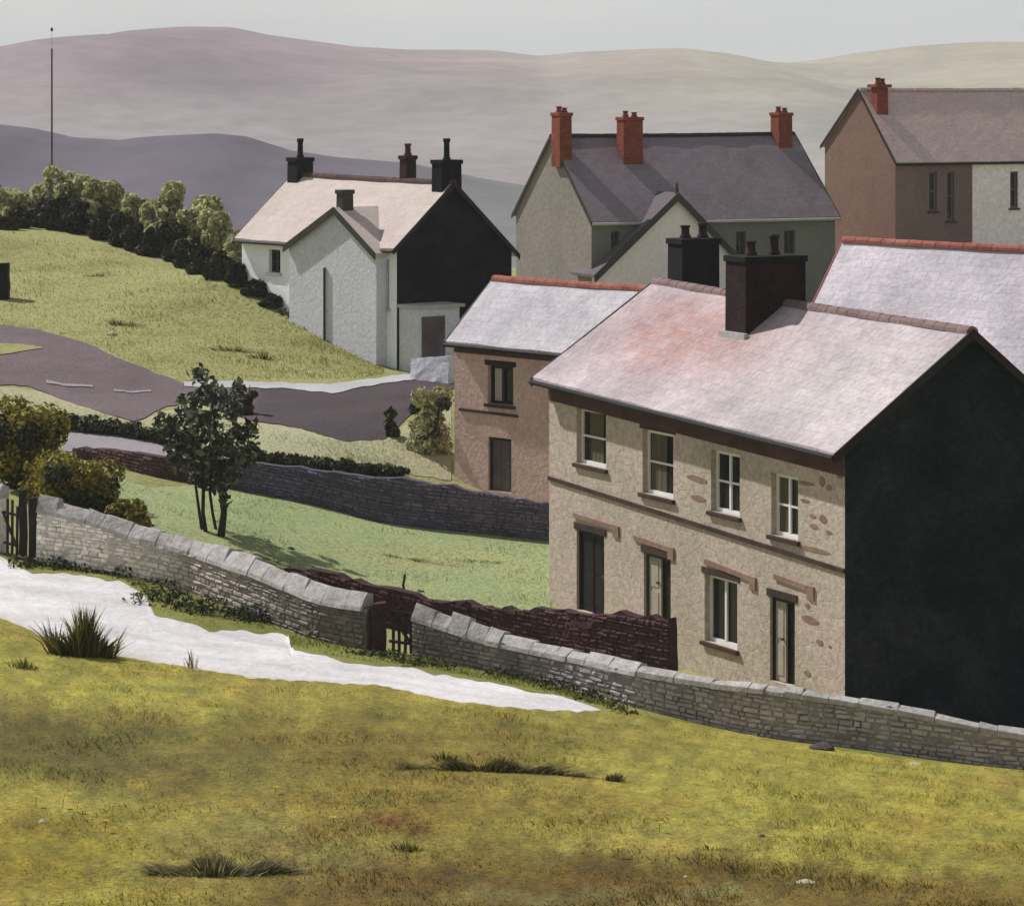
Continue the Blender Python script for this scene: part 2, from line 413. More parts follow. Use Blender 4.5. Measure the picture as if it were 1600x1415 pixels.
# dry and green patches of the rough field
FK = 0.70
def field_col(px, py):
    base = np.array(lin((176, 163, 84))) * np.ones((len(px), 3))
    wx = px + 18 * np.sin(py * .05 + px * .011) + 9 * np.sin(px * .06 + py * .09)
    wy = py + 8 * np.sin(px * .035) + 5 * np.sin(px * .11 + 1.3) + 3 * np.sin(px * .29)
    blobs = [  # cx, cy, rx, ry, colour, strength, sharp
     (830, 1430, 560, 112, (114, 92, 42), .97, 4), (1380, 1450, 420, 92, (126, 104, 50), .9, 4), (1180, 1365, 120, 22, (120, 100, 48), .8, 2),
     (620, 1250, 330, 75, (142, 116, 54), .75, 1.4), (560, 1165, 520, 60, (132, 116, 56), .8, 2),
     (60, 1170, 230, 66, (104, 94, 46), .9, 2), (300, 1200, 220, 50, (126, 116, 62), .7, 1.6),
     (60, 1340, 200, 80, (150, 132, 50), .9, 1.4), (120, 1060, 190, 40, (180, 170, 84), .8, 2),
     (620, 1290, 60, 14, (110, 66, 34), .75, 1.5), (430, 1330, 190, 55, (144, 130, 84), .6, 1.5),
     (1150, 1220, 330, 60, (180, 166, 84), .7, 1.5), (1500, 1290, 220, 45, (178, 160, 76), .6, 1.5),
     (640, 1090, 240, 14, (178, 156, 80), .6, 1.5), (1480, 1330, 260, 16, (150, 130, 62), .5, 1.5),
     (1050, 1320, 160, 20, (176, 160, 88), .7, 1.5), (1120, 1400, 90, 9, (150, 148, 104), .6, 1.5),
     (850, 1405, 250, 12, (132, 126, 82), .6, 1.5),
     (120, 1250, 110, 22, (186, 172, 92), .6, 1.5), (900, 1170, 200, 30, (170, 156, 84), .4, 1.5)]
    for cx, cy, rx, ry, c, st, sh in blobs:
        r = np.hypot((wx - cx) / rx, (wy - cy) / ry)
        w = st * np.exp(-np.power(np.maximum(r, 1e-6), 2 * sh))
        base = base * (1 - w[:, None]) + np.array(lin(c)) * w[:, None]
    mott = 1 + .10 * np.sin(px * .021 + 2 * np.sin(py * .03)) * np.sin(py * .045 + px * .008) + .07 * np.sin(px * .07 + py * .05 + 2 * np.sin(px * .013)) + .06 * np.sin(px * .13 - py * .17)
    n1 = vnoise(px / 40 + py / 90, py / 14, 1); n2 = vnoise(px / 17, py / 7, 2); n3 = vnoise(px / 130, py / 34, 3); n4 = vnoise(px / 7, py / 4, 4)
    w = np.clip((n3 - .45) * 1.6, 0, .55)[:, None]; base = base * (1 - w) + base * np.array([.92, .78, .80]) * w
    w = np.clip((n1 - .5) * 1.8, 0, .6)[:, None]; base = base * (1 - w) + base * np.array([.74, .82, .85]) * w
    mott = mott * (.86 + .28 * n2) * (.84 + .32 * n4)
    return base * FK * mott[:, None] * np.array([.91, .93, .72])

ROAD_LOW = [(-300,900),(-120,930),(0,970),(40,985),(90,1010),(190,1030),(300,1048),(400,1064),(600,1076),(700,1098),(800,1110),(900,1116),(962,1115)]
WALLBASE = [(-300,800,86),(-150,835,85),(0,868,83),(60,880,82),(120,888,81.6),(200,902,81),(300,922,80),(400,962,78),(500,1000,76),(585,1017,75),(650,1030,74),(760,1050,73),(860,1067,72),(930,1090,71),(1000,1108,70),(1200,1150,68.5),(1400,1180,67.5),(1590,1198,67),(1750,1212,66.5)]
FIELD_UP = ROAD_LOW[:-1] + [(962,1114),(1000,1120),(1200,1158),(1400,1190),(1590,1205),(1750,1216)]
sheet('field', [(-300,2100),(1750,2100)], [(p[0], p[1] - 3) for p in FIELD_UP], 420, 220, 0.025, M['field'], 1.5, field_col, 3)
ROAD_UP = [(-300,815),(-120,840),(0,868),(50,892),(110,893),(150,898),(190,905),(228,925),(240,955),(330,982),(450,986),(452,1010),(540,1030),(640,1042),(760,1062),(880,1088),(962,1111)]
def road_col(px, py):
    lo = np.interp(px, [p[0] for p in ROAD_LOW], [p[1] for p in ROAD_LOW]); up = np.interp(px, [p[0] for p in ROAD_UP], [p[1] for p in ROAD_UP])
    t = (lo - py) / np.maximum(lo - up, 6)
    c = np.array(lin((232, 228, 228))) * np.ones((len(px), 3))
    def mixc(c, w, col): return c * (1 - w[:, None]) + np.array(lin(col)) * w[:, None]
    c = mixc(c, .55 * np.exp(-(t / .10) ** 2), (196, 172, 146)); c = mixc(c, .35 * np.exp(-((1 - t) / .08) ** 2), (176, 168, 138))
    wob = .03 * np.sin(px * .03) + .015 * np.sin(px * .11)
    for q in (.34, .66): c = mixc(c, .30 * np.exp(-((t - q - wob) / .07) ** 2), (206, 198, 194))
    c = mixc(c, .22 * np.clip(np.sin(px * .19 + py * .23) * np.sin(px * .057 - py * .31), 0, 1), (206, 196, 190))
    return c * .78
sheet('road', ROAD_LOW, ROAD_UP, 240, 28, 0.012, M['road'], 2.4, road_col, 5)
sheet('verge', [(p[0], p[1] + 4) for p in ROAD_UP] + [(1000,1122),(1200,1160),(1400,1192),(1590,1208)], [(p[0], p[1] - 6) for p in WALLBASE], 200, 8, 0.02, M['verge'], 3.5, None, 7)
LAWN_LOW = [(60,790),(200,832),(300,850),(400,868),(460,888),(600,930),(700,950),(800,957),(860,960)]
LAWN_UP = [(60,740),(130,730),(230,762),(330,758),(400,776),(500,791),(580,816),(640,822),(790,836),(860,845)]
sheet('lawn', LAWN_LOW, LAWN_UP, 120, 24, 0.02, M['lawn'], 0.5, None, 9)
sheet('pale_grass', [(-100,650),(0,660),(110,668),(260,690),(330,705),(400,712),(500,728),(620,738),(705,752)],
      [(-100,590),(0,603),(60,612),(110,628),(210,662),(270,640),(330,625),(390,660),(460,668),(540,690),(600,685),(640,660),(705,600)], 110, 12, 0.018, M['pale'], 1.5, None, 11)
sheet('path', [(100,706),(180,706),(260,716),(345,722)], [(100,676),(180,676),(260,690),(345,708)], 40, 6, 0.03, M['greypath'], 1.0, None, 12)
def lane_col(px, py):
    t = np.clip((px - 330) / 90, 0, 1)[:, None]
    return (np.array(lin((124, 108, 111))) * (1 - t) + np.array(lin((84, 72, 75))) * t) * .72
sheet('lane', [(-200,590),(0,602),(40,603),(100,626),(210,660),(262,636),(300,628),(380,655),(460,668),(540,691),(600,688),(640,650),(715,604)],
      [(-200,480),(0,508),(60,516),(130,535),(200,566),(285,599),(330,603),(450,606),(560,600),(640,590),(715,588)], 140, 14, 0.03, M['lane'], 1.2, lane_col, 13)
sheet('pavement', [(288,606),(330,607),(450,609),(520,617),(560,607),(640,595),(712,590)],
      [(288,598),(330,596),(450,600),(520,602),(560,596),(640,586),(712,582)], 80, 4, 0.055, M['pave'], 0.8, None, 15)
sheet('grass_island', [(-60,560),(0,556),(40,550),(66,546)], [(-60,538),(0,538),(50,541),(66,544)], 24, 4, 0.055, M['ground'], 0.6, None, 16)
for (a, b) in (([(72,600),(100,606),(145,607)], [(72,596),(100,601),(145,604)]), ([(178,613),(205,617),(236,614)], [(178,610),(205,613),(236,611.5)])):
    sheet('gravel_patch', a, b, 14, 3, 0.06, M['greypath'], 0.8, None, 17)

# ------------------------------------------------------------------ hills
def hill(name, line, d, dfoot, dback, zfoot, colfn, n=160, m=26):
    xs = np.linspace(line[0][0], line[-1][0], n)
    ly = resample_x(line, xs)
    V = []; PX = []; PY = []
    rg = np.random.default_rng(5)
    ph = rg.uniform(0, 6, 6)
    for i, x in enumerate(xs):
        zr = CZ - (ly[i] - HY) * d / F
        X = (x - 800) * d / F
        for j in range(m):
            t = j / (m - 1)
            if t < 0.75:
                q = t / 0.75; y = dfoot + (d - dfoot) * q; z = zfoot + (zr - zfoot) * (1 - (1 - q) ** 1.7)
                z += (zr - zfoot) * 0.045 * math.sin(X * .021 * 600 / d + ph[0] + y * .016) * q * (1 - q) * 4
                z += (zr - zfoot) * 0.03 * math.sin(X * .05 * 600 / d + ph[1] - y * .03) * q * (1 - q) * 4
            else:
                q = (t - 0.75) / 0.25; y = d + (dback - d) * q; z = zr + (zfoot - zr) * q ** 1.4
            V.append((X, y, z)); PX.append(X / y * F + 800); PY.append(HY + (CZ - z) / y * F)
    idx = np.arange(n * m).reshape(n, m)
    mb = MB(); mb.v = V
    mb.f = list(map(tuple, np.c_[idx[:-1, :-1].ravel(), idx[1:, :-1].ravel(), idx[1:, 1:].ravel(), idx[:-1, 1:].ravel()]))
    return tag(mb.build(name, M['hills'], smooth=True, cols=colfn(np.array(PX), np.array(PY))), kind='structure')

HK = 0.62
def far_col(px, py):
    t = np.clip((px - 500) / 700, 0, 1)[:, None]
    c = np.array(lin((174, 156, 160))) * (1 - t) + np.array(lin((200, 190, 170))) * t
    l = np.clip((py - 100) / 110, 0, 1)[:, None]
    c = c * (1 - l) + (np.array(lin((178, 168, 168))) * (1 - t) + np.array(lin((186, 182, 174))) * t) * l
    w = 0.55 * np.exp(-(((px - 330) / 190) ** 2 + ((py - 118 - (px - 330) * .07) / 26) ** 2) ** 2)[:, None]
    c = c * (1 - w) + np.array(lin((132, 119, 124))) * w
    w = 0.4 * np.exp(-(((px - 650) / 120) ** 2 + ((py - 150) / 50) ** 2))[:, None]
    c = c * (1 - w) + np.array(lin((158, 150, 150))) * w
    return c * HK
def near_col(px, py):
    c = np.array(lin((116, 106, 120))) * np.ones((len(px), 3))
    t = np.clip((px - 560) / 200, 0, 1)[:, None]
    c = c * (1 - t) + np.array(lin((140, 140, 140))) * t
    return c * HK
hill('far_hills', [(-900,95),(-500,70),(-150,88),(0,78),(60,72),(120,68),(200,56),(250,45),(300,42),(370,43),(420,54),(460,60),(560,74),(640,79),(770,80),(840,89),(900,83),(1000,78),(1060,76),(1110,82),(1160,94),(1220,99),(1280,93),(1350,81),(1450,69),(1520,68),(1600,73),(1900,60),(2300,90),(2600,95)], 1400, 540, 2100, -17, far_col, 240)
hill('near_hills', [(-700,170),(-300,160),(0,195),(50,201),(100,214),(180,219),(230,213),(330,208),(380,213),(420,226),(440,234),(520,246),(640,256),(740,280),(830,298),(1000,320),(1300,350)], 600, 430, 800, -16, near_col, 140)

# ------------------------------------------------------------------ houses
class House:
    def __init__(s, name, label, cat, A, U, L, D, z0, ze, zr, ov=0.32, verge=0.22, tr=None, zb=None, group=None):
        s.A = Vector((A[0], A[1], 0)); s.U = Vector((U[0], U[1], 0)).normalized()
        s.V = Vector((-s.U.y, s.U.x, 0))
        s.L, s.D, s.z0 = L, D, z0
        s.ze, s.zr = ze, zr; s.ov, s.verge = ov, verge
        s.tr = D / 2 if tr is None else tr
        s.zb = zb or ze
        c = s.A + s.U * (L / 2) + s.V * (D / 2)
        s.root = empty(name, (c.x, c.y, Tz(c.x, c.y)), label, cat, group)
    def P(s, a, t, z):
        p = s.A + s.U * a + s.V * t
        return Vector((p.x, p.y, z))
    def lerp(s, pair, a): return pair[0] + (pair[1] - pair[0]) * a / s.L
    def zf(s, a, t):                         # roof surface height
        r = s.lerp(s.zr, a)
        if t <= s.tr:
            e = s.lerp(s.ze, a); return e + (r - e) * (t + s.ov) / (s.tr + s.ov)
        e = s.lerp(s.zb, a); return r + (e - r) * (t - s.tr) / (s.D + s.ov - s.tr)
    def s_at(s, px, t=0.0):
        k = (px - 800) / F; p = s.A + s.V * t
        return (k * p.y - p.x) / (s.U.x - k * s.U.y)
    def z_at(s, a, t, py):
        p = s.A + s.U * a + s.V * t
        return CZ - (py - HY) * p.y / F
    def box(s, mb, a0, a1, t0, t1, z0, z1, inset=0):
        P = s.P; i = inset
        mb.hexa([P(a0, t0, z0), P(a1, t0, z0), P(a1, t1, z0), P(a0, t1, z0),
                 P(a0 + i, t0 + i, z1), P(a1 - i, t0 + i, z1), P(a1 - i, t1 - i, z1), P(a0 + i, t1 - i, z1)])
    def hole(s, x0, x1, yt, yb, t=0.0):      # opening given by surveyed pixels
        a0, a1 = s.s_at(x0, t), s.s_at(x1, t); am = (a0 + a1) / 2
        return (a0, a1, s.z_at(am, t, yb), s.z_at(am, t, yt))
    def walls(s, mat, holes=(), gable_right=None, gable_left=None, rec=0.22):
        mb = MB(); P = s.P
        th = 0.1
        A_ = sorted(set([0, s.L] + [round(v, 4) for h in holes for v in h[:2]] + [s.L * i / 8 for i in range(1, 8)]))
        Z_ = sorted(set([s.z0] + [round(v, 4) for h in holes for v in h[2:]]))
        def top(a): return s.zf(a, 0) - th
        for i in range(len(A_) - 1):
            a0, a1 = A_[i], A_[i + 1]; am = (a0 + a1) / 2
            zs = Z_ + [None]
            for j in range(len(zs) - 1):
                zb0 = zs[j]; z1 = zs[j + 1]
                if z1 is not None:
                    zm = (zb0 + z1) / 2
                    if any(h[0] - 1e-3 < am < h[1] + 1e-3 and h[2] - 1e-3 < zm < h[3] + 1e-3 for h in holes): continue
                mb.add([P(a0, 0, zb0), P(a1, 0, zb0), P(a1, 0, z1 if z1 is not None else top(a1)), P(a0, 0, z1 if z1 is not None else top(a0))], [(0, 1, 2, 3)])
        for (a0, a1, zb0, z1) in holes:
            q = [P(a0, 0, zb0), P(a1, 0, zb0), P(a1, 0, z1), P(a0, 0, z1), P(a0, rec + .1, zb0), P(a1, rec + .1, zb0), P(a1, rec + .1, z1), P(a0, rec + .1, z1)]
            mb.add(q, [(0, 4, 5, 1), (1, 5, 6, 2), (2, 6, 7, 3), (3, 7, 4, 0)])
        def gable(a, flip, m2):
            pts = [P(a, 0, s.z0), P(a, s.D, s.z0), P(a, s.D, s.zf(a, s.D) - th), P(a, s.tr, s.zf(a, s.tr) - th), P(a, 0, s.zf(a, 0) - th)]
            f = (0, 1, 2, 3, 4) if not flip else (4, 3, 2, 1, 0)
            if m2 is None: mb.add(pts, [f])
            else:
                g = MB(); e = (-.03 if flip else .03)
                p2 = [p + s.U * e for p in pts]; g.add(p2, [f]); k = len(pts)
                g.add(pts + p2, [tuple([i, (i + 1) % k, k + (i + 1) % k, k + i]) for i in range(k)])
                g.build('gable_wall', m2, s.root)
                mb.add(pts, [f])
        gable(s.L, False, gable_right); gable(0, True, gable_left)
        mb.add([P(s.L, s.D, s.z0), P(0, s.D, s.z0), P(0, s.D, s.zf(0, s.D) - th), P(s.L, s.D, s.zf(s.L, s.D) - th)], [(0, 1, 2, 3)])
        s.wall = mb.build('wall', mat, s.root)
        return s.wall
    def roof(s, mat, cols=None, n=36, m=14, thick=0.11, sag=0.03, seed=1, ridge=None):
        rg = np.random.default_rng(seed)
        mb = MB(); cc = []; uv = []
        av = np.linspace(-s.verge, s.L + s.verge, n)
        tf = np.r_[np.linspace(-s.ov, s.tr, m), np.linspace(s.tr, s.D + s.ov, m)[1:]]
        T2 = len(tf)
        ph = rg.uniform(0, 6, 3)
        for layer in (0, 1):
            for i, a in enumerate(av):
                for j, t in enumerate(tf):
                    z = s.zf(min(max(a, 0), s.L), t)
                    z += -sag * math.sin(math.pi * min(max(a / s.L, 0), 1)) + .012 * math.sin(a * 2.3 + ph[0] + t) + rg.normal(0, .003)
                    if layer: z -= thick
                    mb.v.append(tuple(s.P(a, t, z)))
                    uv.append((a, t * 1.25))
                    if cols: cc.append(cols(a / s.L, (t + s.ov) / (s.tr + s.ov)))
        I = np.arange(2 * n * T2).reshape(2, n, T2)
        for i in range(n - 1):
            for j in range(T2 - 1):
                mb.f.append((I[0, i, j], I[0, i + 1, j], I[0, i + 1, j + 1], I[0, i, j + 1]))
                mb.f.append((I[1, i, j + 1], I[1, i + 1, j + 1], I[1, i + 1, j], I[1, i, j]))
        for i in range(n - 1):
            for j, fl in ((0, 0), (T2 - 1, 1)):
                f = (I[0, i, j], I[1, i, j], I[1, i + 1, j], I[0, i + 1, j]); mb.f.append(f[::-1] if fl else f)
        for j in range(T2 - 1):
            for i, fl in ((0, 1), (n - 1, 0)):
                f = (I[0, i, j], I[1, i, j], I[1, i, j + 1], I[0, i, j + 1]); mb.f.append(f[::-1] if fl else f)
        mb.f = [tuple(int(q) for q in f) for f in mb.f]
        o = mb.build('roof', mat, s.root, cols=np.array(cc) if cols else None)
        ul = o.data.uv_layers.new(name='roof')
        li = np.empty(len(o.data.loops), dtype=np.int32); o.data.loops.foreach_get('vertex_index', li)
        ul.data.foreach_set('uv', np.array(uv, dtype=np.float32)[li].ravel())
        if ridge:
            rb = MB(); k = int((s.L + 2 * s.verge) / 0.45)
            for i in range(k):
                a0 = -s.verge + (s.L + 2 * s.verge) * i / k; a1 = -s.verge + (s.L + 2 * s.verge) * (i + 1) / k - .015
                zz = s.lerp(s.zr, min(max((a0 + a1) / 2, 0), s.L)) - sag * math.sin(math.pi * min(max((a0 + a1) / 2 / s.L, 0), 1))
                ring = []
                for a in (a0, a1):
                    for q in range(7):
                        an = math.pi * q / 6
                        ring.append(s.P(a, s.tr - .17 * math.cos(an), zz - .10 + .17 * math.sin(an) + rg.normal(0, .004)))
                rb.add(ring, [(q, q + 1, 8 + q, 7 + q) for q in range(6)] + [(0, 7, 13, 6)][:0] + [tuple(range(7))[::-1], tuple(range(7, 14))])
            rb.build('ridge_tiles', ridge, o)
        s.roof_o = o
        return o
    def trim(s, gutter=None, barge=None, board=None, left=True, right=True, bw=0.2, bh=.42):
        if gutter:
            mb = MB(); k = 10
            pts = [s.P(a, -s.ov - .05, s.lerp(s.ze, min(max(a, 0), s.L)) - .12) for a in np.linspace(-s.verge, s.L + s.verge, k)]
            mb.path(pts, [.065] * k, 8); mb.build('gutter', gutter, s.root)
        if board:
            mb = MB(); k = 8
            for i in range(k):
                a0, a1 = s.L * i / k, s.L * (i + 1) / k
                mb.add([s.P(a0, -.03, s.zf(a0, 0) - bh), s.P(a1, -.03, s.zf(a1, 0) - bh), s.P(a1, -.03, s.zf(a1, 0) - .16), s.P(a0, -.03, s.zf(a0, 0) - .16),
                        s.P(a0, .0, s.zf(a0, 0) - bh), s.P(a1, .0, s.zf(a1, 0) - bh)], [(0, 1, 2, 3), (4, 5, 1, 0)])
            mb.build('eaves_shade_board', board, s.root)  # partly a board, partly the eaves shadow put into its dark colour
        if barge:
            for ok, a, sg in ((left, -s.verge, -1), (right, s.L + s.verge, 1)):
                if not ok: continue
                mb = MB(); ac = min(max(a, 0), s.L)
                for t0, t1 in ((-s.ov - .04, s.tr), (s.tr, s.D + s.ov + .04)):
                    z0, z1 = s.zf(ac, t0), s.zf(ac, t1)
                    a0, a1 = (a - .05, a - .003) if sg < 0 else (a + .003, a + .05)
                    mb.hexa([s.P(a0, t0, z0 - bw), s.P(a1, t0, z0 - bw), s.P(a1, t1, z1 - bw), s.P(a0, t1, z1 - bw),
                             s.P(a0, t0, z0 + .015), s.P(a1, t0, z0 + .015), s.P(a1, t1, z1 + .015), s.P(a0, t1, z1 + .015)])
                mb.build('bargeboard', barge, s.root)
    def chimney(s, a, t, w, b, ztop, mat, pots=((0, 0, .45),), potmat=None, cap=True, zlow=None, label=None, flare=.035, capmat=None):
        mb = MB(); zl = zlow if zlow is not None else min(s.zf(min(max(a, 0), s.L), t - b / 2), s.zf(min(max(a, 0), s.L), t + b / 2)) - .3
        s.box(mb, a - w / 2, a + w / 2, t - b / 2, t + b / 2, zl, ztop - (.16 if cap else 0), inset=.01)
        o = mb.build('chimney', mat, s.root, bevel=.015)
        if label: o['label'] = label
        if cap:
            c = MB(); s.box(c, a - w / 2 - flare, a + w / 2 + flare, t - b / 2 - flare, t + b / 2 + flare, ztop - .157, ztop)
            c.build('chimney_cap', capmat or mat, o, bevel=.02)
        for (da, dt, h) in pots:
            p = MB(); base = s.P(a + da, t + dt, ztop + .002)
            prof = [(.15, 0), (.15, .06), (.115, .1), (.105, h * .8), (.135, h * .84), (.135, h), (.09, h), (.085, h * .6)]
            nn = 10; vs = []
            for r, z in prof:
                for q in range(nn):
                    an = 2 * math.pi * q / nn; vs.append(base + Vector((r * math.cos(an), r * math.sin(an), z)))
            p.add(vs, [(i * nn + q, i * nn + (q + 1) % nn, (i + 1) * nn + (q + 1) % nn, (i + 1) * nn + q) for i in range(len(prof) - 1) for q in range(nn)])
            p.build('chimney_pot', potmat or mat, o, smooth=True)
        return o
    def window(s, h, frame, pane=None, sill=None, lintel=None, curtain=None, rec=.13, bars=1, fw=.09, mullion=True, label=None, cfrac=(0.08, .55)):
        rec += .06
        a0, a1, z0, z1 = h; mb = MB(); f = fw; g = .004
        s.box(mb, a0 + g, a0 + f, rec - .05, rec, z0 + g, z1 - g); s.box(mb, a1 - f, a1 - g, rec - .05, rec, z0 + g, z1 - g)
        s.box(mb, a0 + f, a1 - f, rec - .05, rec, z1 - f, z1 - g); s.box(mb, a0 + f, a1 - f, rec - .05, rec, z0 + g, z0 + f)
        am = (a0 + a1) / 2
        if mullion: s.box(mb, am - f * .45, am + f * .45, rec - .055, rec - .005, z0 + f, z1 - f)
        for i in range(bars):
            zz = z0 + (z1 - z0) * (i + 1) / (bars + 1)
            s.box(mb, a0 + f, a1 - f, rec - .048, rec - .008, zz - .025, zz + .025)
        o = mb.build('window', frame, s.root)
        if label: o['label'] = label
        p = MB(); p.add([s.P(a0, rec + .01, z0), s.P(a1, rec + .01, z0), s.P(a1, rec + .01, z1), s.P(a0, rec + .01, z1)], [(0, 1, 2, 3)])
        p.build('pane', pane or M['glass'], o)
        if curtain:
            c = MB(); k = 10
            c0, c1 = a0 + (a1 - a0) * cfrac[0], a0 + (a1 - a0) * cfrac[1]
            vs = []
            for i in range(k + 1):
                a = c0 + (c1 - c0) * i / k; t = rec - .012 + .008 * math.sin(i * 1.9)
                vs += [s.P(a, t, z0 + f * .8), s.P(a, t, z1 - f * .8)]
            c.add(vs, [(2 * i, 2 * i + 2, 2 * i + 3, 2 * i + 1) for i in range(k)])
            c.build('curtain', curtain, o)
        if sill:
            c = MB(); s.box(c, a0 - .1, a1 + .1, -.09, .06, z0 - .1, z0 - .003); c.build('sill', sill, o, bevel=.012)
        if lintel:
            c = MB(); s.box(c, a0 - .12, a1 + .12, -.025, .05, z1 + .003, z1 + .16); c.build('lintel', lintel, o, bevel=.012)
        return o
    def doorway(s, h, leaf, frame, rec=.13, split=False, ajar=None, lintel=None, label=None):
        a0, a1, z0, z1 = h; mb = MB()
        f = .08
        lo, hi = a0 + f, a1 - f
        if ajar: hi = a0 + f + (a1 - a0 - 2 * f) * ajar
        s.box(mb, lo, hi, rec - .02, rec + .03, z0 + .02, z1 - f)
        hgt = z1 - z0
        for q0, q1 in ((.08, .45), (.52, .9)):                       # raised panels
            w = hi - lo
            parts = ((.12, .44), (.56, .88)) if split or w > .7 else ((.2, .8),)
            for u0, u1 in parts:
                s.box(mb, lo + w * u0, lo + w * u1, rec - .035, rec - .0205, z0 + hgt * q0, z0 + hgt * q1)
        o = mb.build('door', leaf, s.root)
        if label: o['label'] = label
        c = MB()
        s.box(c, a0 + .004, a0 + f, rec - .06, rec + .05, z0, z1 - .004); s.box(c, a1 - f, a1 - .004, rec - .06, rec + .05, z0, z1 - .004)
        s.box(c, a0 + f, a1 - f, rec - .06, rec + .05, z1 - f, z1 - .004)
        if split: s.box(c, (a0 + a1) / 2 - .03, (a0 + a1) / 2 + .03, rec - .05, rec - .036, z0, z1 - f)
        c.build('frame', frame, o)
        if ajar:
            p = MB(); p.add([s.P(hi, rec + .06, z0), s.P(a1, rec + .06, z0), s.P(a1, rec + .06, z1), s.P(hi, rec + .06, z1)], [(0, 1, 2, 3)])
            p.build('opening', M['door'], o)
        k = MB(); k.tube(s.P(hi - .1, rec - .022, z0 + 1.0), s.P(hi - .1, rec - .09, z0 + 1.0), .03, .035); k.build('handle', M['rust'], o)
        if lintel:
            c = MB(); s.box(c, a0 - .12, a1 + .12, -.03, .05, z1 + .003, z1 + .18); c.build('lintel', lintel, o, bevel=.012)
        return o

def Axy(px, d): return ((px - 800) * d / F, d)
def dirUV(a, b): return (b[0] - a[0], b[1] - a[1])

# --- the stone house in front -------------------------------------------------------------
A = Axy(858, 86.6); B = Axy(1320, 74)
Lm = math.hypot(B[0] - A[0], B[1] - A[1])
_pk = np.random.default_rng(31).uniform(0, 1, (60, 40))
def main_roof_col(u, v):
    c = np.array(lin((208, 195, 200)))
    ci, cj = int(u * 34 + 2) % 60, int(v * 16 + 2) % 40
    r = _pk[ci, cj]
    c = c * (0.94 + .12 * _pk[cj, ci % 40])
    def bl(c, u0, v0, ru, rv, col, st):
        w = min(1, st * (.55 + .7 * r) * math.exp(-(((u - u0) / ru) ** 2 + ((v - v0) / rv) ** 2)))
        return c * (1 - w) + np.array(lin(col)) * w
    c = bl(c, .2, .6, .24, .36, (204, 158, 152), .85)
    c = bl(c, .42, .56, .22, .28, (204, 162, 156), .7)
    c = bl(c, .04, .42, .09, .4, (186, 174, 178), .6)
    c = bl(c, .85, .4, .3, .5, (214, 205, 203), .8)
    return c * 0.72
H1 = House('stone_house', 'large near house of beige stone with pink patched roof and shade-black end gable', 'house',
           A, dirUV(A, B), Lm, 6.2, -3.2, (5.95, 5.5), (8.38, 8.1), ov=.38, verge=.2, tr=3.3, zb=(5.5, 5.5))
hw = [H1.hole(901, 947, 640, 728), H1.hole(1004, 1052, 674, 775), H1.hole(1111, 1156, 706, 803), H1.hole(1205, 1247, 742, 840)]
hd1 = H1.hole(901, 944, 832, 958); hd2 = H1.hole(1006, 1048, 868, 975); hw6 = H1.hole(1101, 1152, 902, 1008); hd3 = H1.hole(1203, 1242, 936, 1068)
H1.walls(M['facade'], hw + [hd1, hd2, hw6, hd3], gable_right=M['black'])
H1.roof(M['roofvc'], main_roof_col, n=170, m=52, ridge=M['slateridge'])
H1.trim(M['darktrim'], M['darktrim'], M['eaves'], bw=.22, bh=.84)
H1.window(hw[0], M['white'], sill=M['darkstone'], curtain=M['curtain'], cfrac=(.32, .72), mullion=False)
H1.window(hw[1], M['white'], sill=M['darkstone'], lintel=M['darkstone'], curtain=M['curtain'], cfrac=(.1, .6), mullion=False)
H1.window(hw[2], M['white'], sill=M['darkstone'])
H1.window(hw[3], M['white'], sill=M['darkstone'], curtain=M['curtain'], cfrac=(.06, .5))
H1.doorway(hd1, M['door'], M['darktrim'], split=True, lintel=M['darkstone'], label='black double door')
H1.doorway(hd2, M['paledoor'], M['greentrim'], ajar=.5, lintel=M['darkstone'], label='pale door standing half open')
H1.window(hw6, M['white'], sill=M['darkstone'], lintel=M['darkstone'], bars=0)
H1.doorway(hd3, M['paledoor'], M['door'], ajar=.48, lintel=M['darkstone'], label='narrow pale door in a black frame')
mb = MB()
k = 24
pa, pb = (857, 746), (1314, 890)
for i in range(k):
    a0, a1 = H1.L * i / k, H1.L * (i + 1) / k
    def sz(a):
        q = a / H1.L; px0 = 858 + (1318 - 858) * q
        a_pt = H1.P(a, 0, 0); px = a_pt.x / a_pt.y * F + 800
        return CZ - (pa[1] + (pb[1] - pa[1]) * (px - pa[0]) / (pb[0] - pa[0]) - HY) * a_pt.y / F
    za, zb_ = sz(a0), sz(a1)
    mb.hexa([H1.P(a0, -.05, za - .05), H1.P(a1, -.05, zb_ - .05), H1.P(a1, .02, zb_ - .05), H1.P(a0, .02, za - .05),
             H1.P(a0, -.05, za + .05), H1.P(a1, -.05, zb_ + .05), H1.P(a1, .02, zb_ + .05), H1.P(a0, .02, za + .05)])
mb.build('string_course', M['darkstone'], H1.root)
for (x0, y0, x1, y1) in ((898, 801, 968, 822), (992, 836, 1054, 856), (1102, 872, 1182, 902), (1211, 896, 1273, 917)):
    a0, a1 = H1.s_at(x0), H1.s_at(x1); z0, z1 = H1.z_at(a0, 0, y0), H1.z_at(a1, 0, y1)
    mb = MB(); e = .045
    def bar(a0, z0, a1, z1, h):
        mb.hexa([H1.P(a0, -e, z0 - h), H1.P(a1, -e, z1 - h), H1.P(a1, .02, z1 - h), H1.P(a0, .02, z0 - h), H1.P(a0, -e, z0), H1.P(a1, -e, z1), H1.P(a1, .02, z1), H1.P(a0, .02, z0)])
    bar(a0, z0, a1 - .28, z1, .12); bar(a1 - .277, z1, a1, z1, .3)
    mb.build('hood_mould', M['redstone'], H1.root)
rr = random.Random(4)
